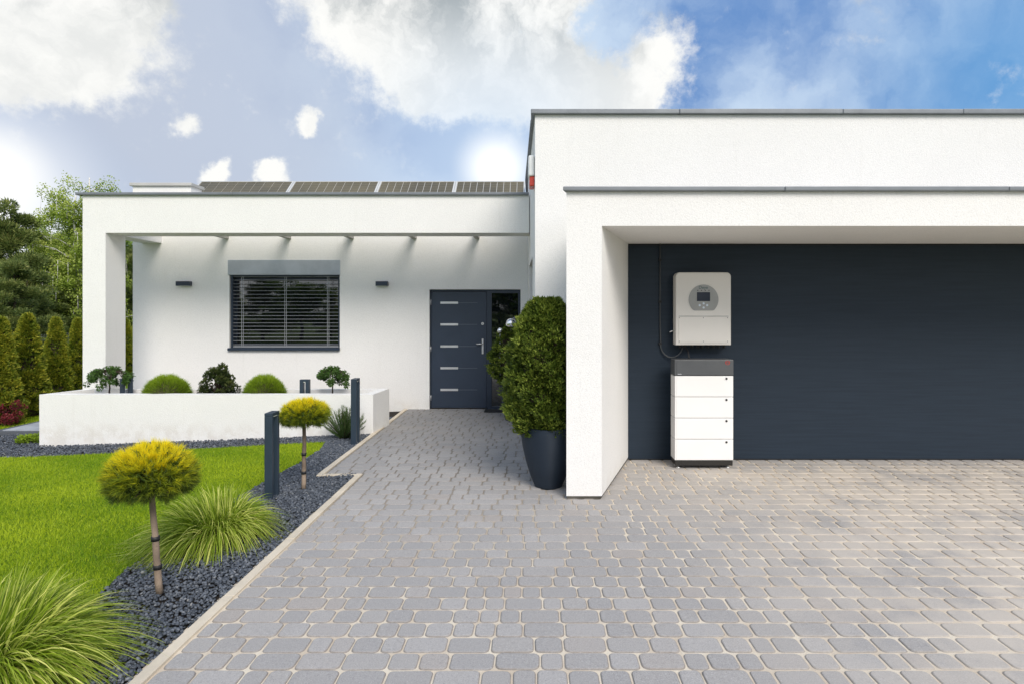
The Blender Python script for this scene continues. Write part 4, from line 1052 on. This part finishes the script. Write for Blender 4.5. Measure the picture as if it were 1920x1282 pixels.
# trees across the road behind the viewpoint: what the glass reflects
x = -26.0; i = 0
while x < 22:
    src = [pA, dA, pB, bA][i % 4]; s = random.uniform(.70, .86) if src is not bA else random.uniform(.5, .6)
    o = dup(src, (x + random.uniform(-.5, .5), -21 + random.uniform(-2.5, 2.5), -.1), random.uniform(0, 6), {0: 'tall dark pine', 1: 'full broadleaf tree', 2: 'low dark pine', 3: 'slim birch'}[i % 4] + ' in the belt of trees across the road, reflected in the front windows', (s * 1.7, s * 1.7, s))
    o['group'] = {0: 'tall pines', 1: 'broadleaf trees', 2: 'low pines', 3: 'birches'}[i % 4] + ' across the road'
    x += random.uniform(1.5, 2.3); i += 1

# ------------------------------------------------------------------ inverter and battery in the garage bay
IY = 6.83; ix0, ix1, iz0, iz1 = X(1267, IY), X(1371, IY), Z(647, IY), Z(511, IY)
t = thing('inverter', 'pale rounded wall mounted inverter with round grey display above the battery cabinet', 'inverter', ((ix0 + ix1) / 2, IY, iz0))
rc = .05; oc = []
for cx, cz, a0 in ((ix1 - rc, iz1 - rc, 0), (ix0 + rc, iz1 - rc, 90)):
    oc += [(cx + rc * math.cos(R(a0 + 15 * q)), cz + rc * math.sin(R(a0 + 15 * q))) for q in range(7)]
rs = .008
for cx, cz, a0 in ((ix0 + rs, iz0 + rs, 180), (ix1 - rs, iz0 + rs, 270)): oc += [(cx + rs * math.cos(R(a0 + 45 * q)), cz + rs * math.sin(R(a0 + 45 * q))) for q in range(3)]
m_ = len(oc); cx_, cz_ = (ix0 + ix1) / 2, (iz0 + iz1) / 2
V = []; 
for yy, ins in ((IY + .125, 0), (IY + .012, 0), (IY + .003, .004), (IY, .012)):
    V += [(cx_ + (x - cx_) * (1 - ins * 2 / (ix1 - ix0)), yy, cz_ + (z - cz_) * (1 - ins * 2 / (iz1 - iz0))) for x, z in oc]
Fq = [tuple(range(m_))]
for j in range(3): Fq += [(j * m_ + q, (j + 1) * m_ + q, (j + 1) * m_ + (q + 1) % m_, j * m_ + (q + 1) % m_) for q in range(m_)]
Fq.append(tuple(range(3 * m_, 4 * m_))[::-1]); mesh('enclosure', V, Fq, INVP, t)
def ixp(p): return X(p, IY)
def izp(p): return Z(p, IY)
cov = box('lower_cover', (ixp(1272.5), ixp(1366.5), IY - .006, IY + .001, izp(642.5), izp(594)), INVP, t, bevel=.002)
box('cover_gap_shade', (ixp(1273), ixp(1366), IY - .0015, IY + .0005, izp(593.7), izp(592.7)), DIALG, t)  # thin grey strip painted in as the shadow line above the lower cover
for px in (1273.5, 1318.5, 1363.8):
    for py in (596.3, 640): disc('screw', (ixp(px), izp(py)), .005, IY - .008, .003, DARKG, cov, 8)
dc = (ixp(1319), izp(562)); dial = disc('display_dial', dc, .168, IY - .006, .008, DIALG, t, 48, -.125)
box('screen', (ixp(1306.5), ixp(1331), IY - .009, IY - .0055, izp(565), izp(548.3)), SCREEN, dial)
for px in (1308, 1315, 1322, 1329): disc('indicator', (ixp(px), izp(545)), .006, IY - .009, .003, BLACKP, dial, 10)
for px, py in ((1319, 569.3), (1311.6, 572.7), (1325.6, 572.7), (1319, 577)): disc('button', (ixp(px), izp(py)), .0125, IY - .009, .003, BTN, dial, 14)
text('logo', 'Deye', (ixp(1318.5), IY - .0065, izp(539.8)), .050, TEAL, dial)
for px in (1278, 1286, 1300, 1312, 1319, 1330, 1341, 1350, 1361):
    tube('cable_gland', [(ixp(px), IY + .07, iz0 + .002), (ixp(px), IY + .07, iz0 - .035)], .017, BLACKP, t, 10)
tube('switch_stub', [(ix0 + .002, IY + .07, izp(621)), (ix0 - .03, IY + .06, izp(621)), (ix0 - .055, IY + .055, izp(623))], .006, STEEL, t, 6)

BY = 6.62; bx0, bx1 = X(1265, BY), X(1375.5, BY)
def bzp(p): return Z(p, BY)
t = thing('battery_cabinet', 'tall white battery cabinet of four modules with dark grey head standing on the pavers', 'battery', ((bx0 + bx1) / 2, BY, 0))
hd = box('control_head', (bx0, bx1, BY, BY + .20, bzp(703.8), bzp(674)), DARKG, t, bevel=.006)
box('front_panel', (bx0 + .022, bx1 - .022, BY - .004, BY + .001, bzp(702.6), bzp(676)), DARKG, hd, bevel=.001)
for i in range(4):
    z1_, z0_ = 704 + i * 39.6, 704 + (i + 1) * 39.6
    md = box('battery_module', (bx0 + .003, bx1 - .003, BY + .002, BY + .20, bzp(z0_ - .45), bzp(z1_ + .45)), WHITEP, t, bevel=.0035)
    box('front_panel', (bx0 + .022, bx1 - .022, BY - .001, BY + .003, bzp(z0_ - 1.0), bzp(z1_ + 1.0)), WHITEP, md, bevel=.001)
    kx, kz = X(1362, BY), bzp(z1_ + 5.2); disc('module_lock', (kx, kz), .0115, BY - .007, .008, BLACKP, md, 14)
bz = bzp(704 + 4 * 39.6)
box('plinth', (bx0 + .008, bx1 - .006, BY + .01, BY + .195, .034, bz - .001), PLINTHM, t, bevel=.003)
for x in (bx0 + .05, bx1 - .05):
    for yy in (BY + .05, BY + .16): lathe('foot', [(.024, 0.001), (.024, .008), (.008, .014), (.008, .036)], (x, yy, 0), STEEL, t, 14)
# oval emblem with letters, small print
ex, ez = X(1364, BY), bzp(679.3)
ring = []
for rr in (1.0, .82):
    ring += [(ex + .026 * rr * math.cos(2 * math.pi * q / 32), BY - .0055, ez + .0235 * (rr if rr == 1 else .80) * math.sin(2 * math.pi * q / 32)) for q in range(32)]
mesh('emblem_ring', ring, [(q, (q + 1) % 32, 32 + (q + 1) % 32, 32 + q) for q in range(32)], REDP, hd)
text('emblem_letters', 'BYD', (ex, BY - .0055, ez), .021, REDP, hd, sx=1.05)
text('small_print', 'HVM', (X(1270.5, BY), BY - .0055, bzp(701)), .017, PRINTW, hd, 'LEFT', 1.15)

# supply cable along the door
cx0 = X(1238, 6.99)
t = thing('supply_cable', 'dark cable clipped down the garage door and looped up to the inverter', 'cable', (cx0, 6.99, 2.4))
pts = [(cx0, 7.0, canopy_z0 - .002), (cx0, 7.0, Z(520, 7)), (cx0, 7.0, Z(600, 7)), (X(1238.5, 7), 7.0, Z(640, 7))]
for a in range(1, 10):
    th = math.pi * a / 10; pts.append((X(1258.5, 7) - (X(1258.5, 7) - cx0) * math.cos(th), 7.0 - .05 * a / 10, Z(643, 7) - .165 * math.sin(th)))
pts.append((X(1280, 6.92), IY + .07, iz0 - .03))
tube('cable', pts, .0085, m_plain('cable_sheath', (0.05, 0.055, 0.06), .5), t, 10)
for py in (488, 566, 644): box('cable_clip', (cx0 - .016, cx0 + .016, 6.985, 7.016, Z(py + 2, 7), Z(py - 2, 7)), BLACKP, t)
t = thing('battery_cable', 'short black cable between inverter and battery cabinet', 'cable', (X(1287, 6.9), 6.9, 1.3))
tube('cable', [(X(1286, IY + .07), IY + .07, iz0 - .03), (X(1289, 6.9), 6.86, Z(660, 6.9)), (X(1289, 6.85), 6.78, bzp(674) + .002)], .009, BLACKP, t, 8)
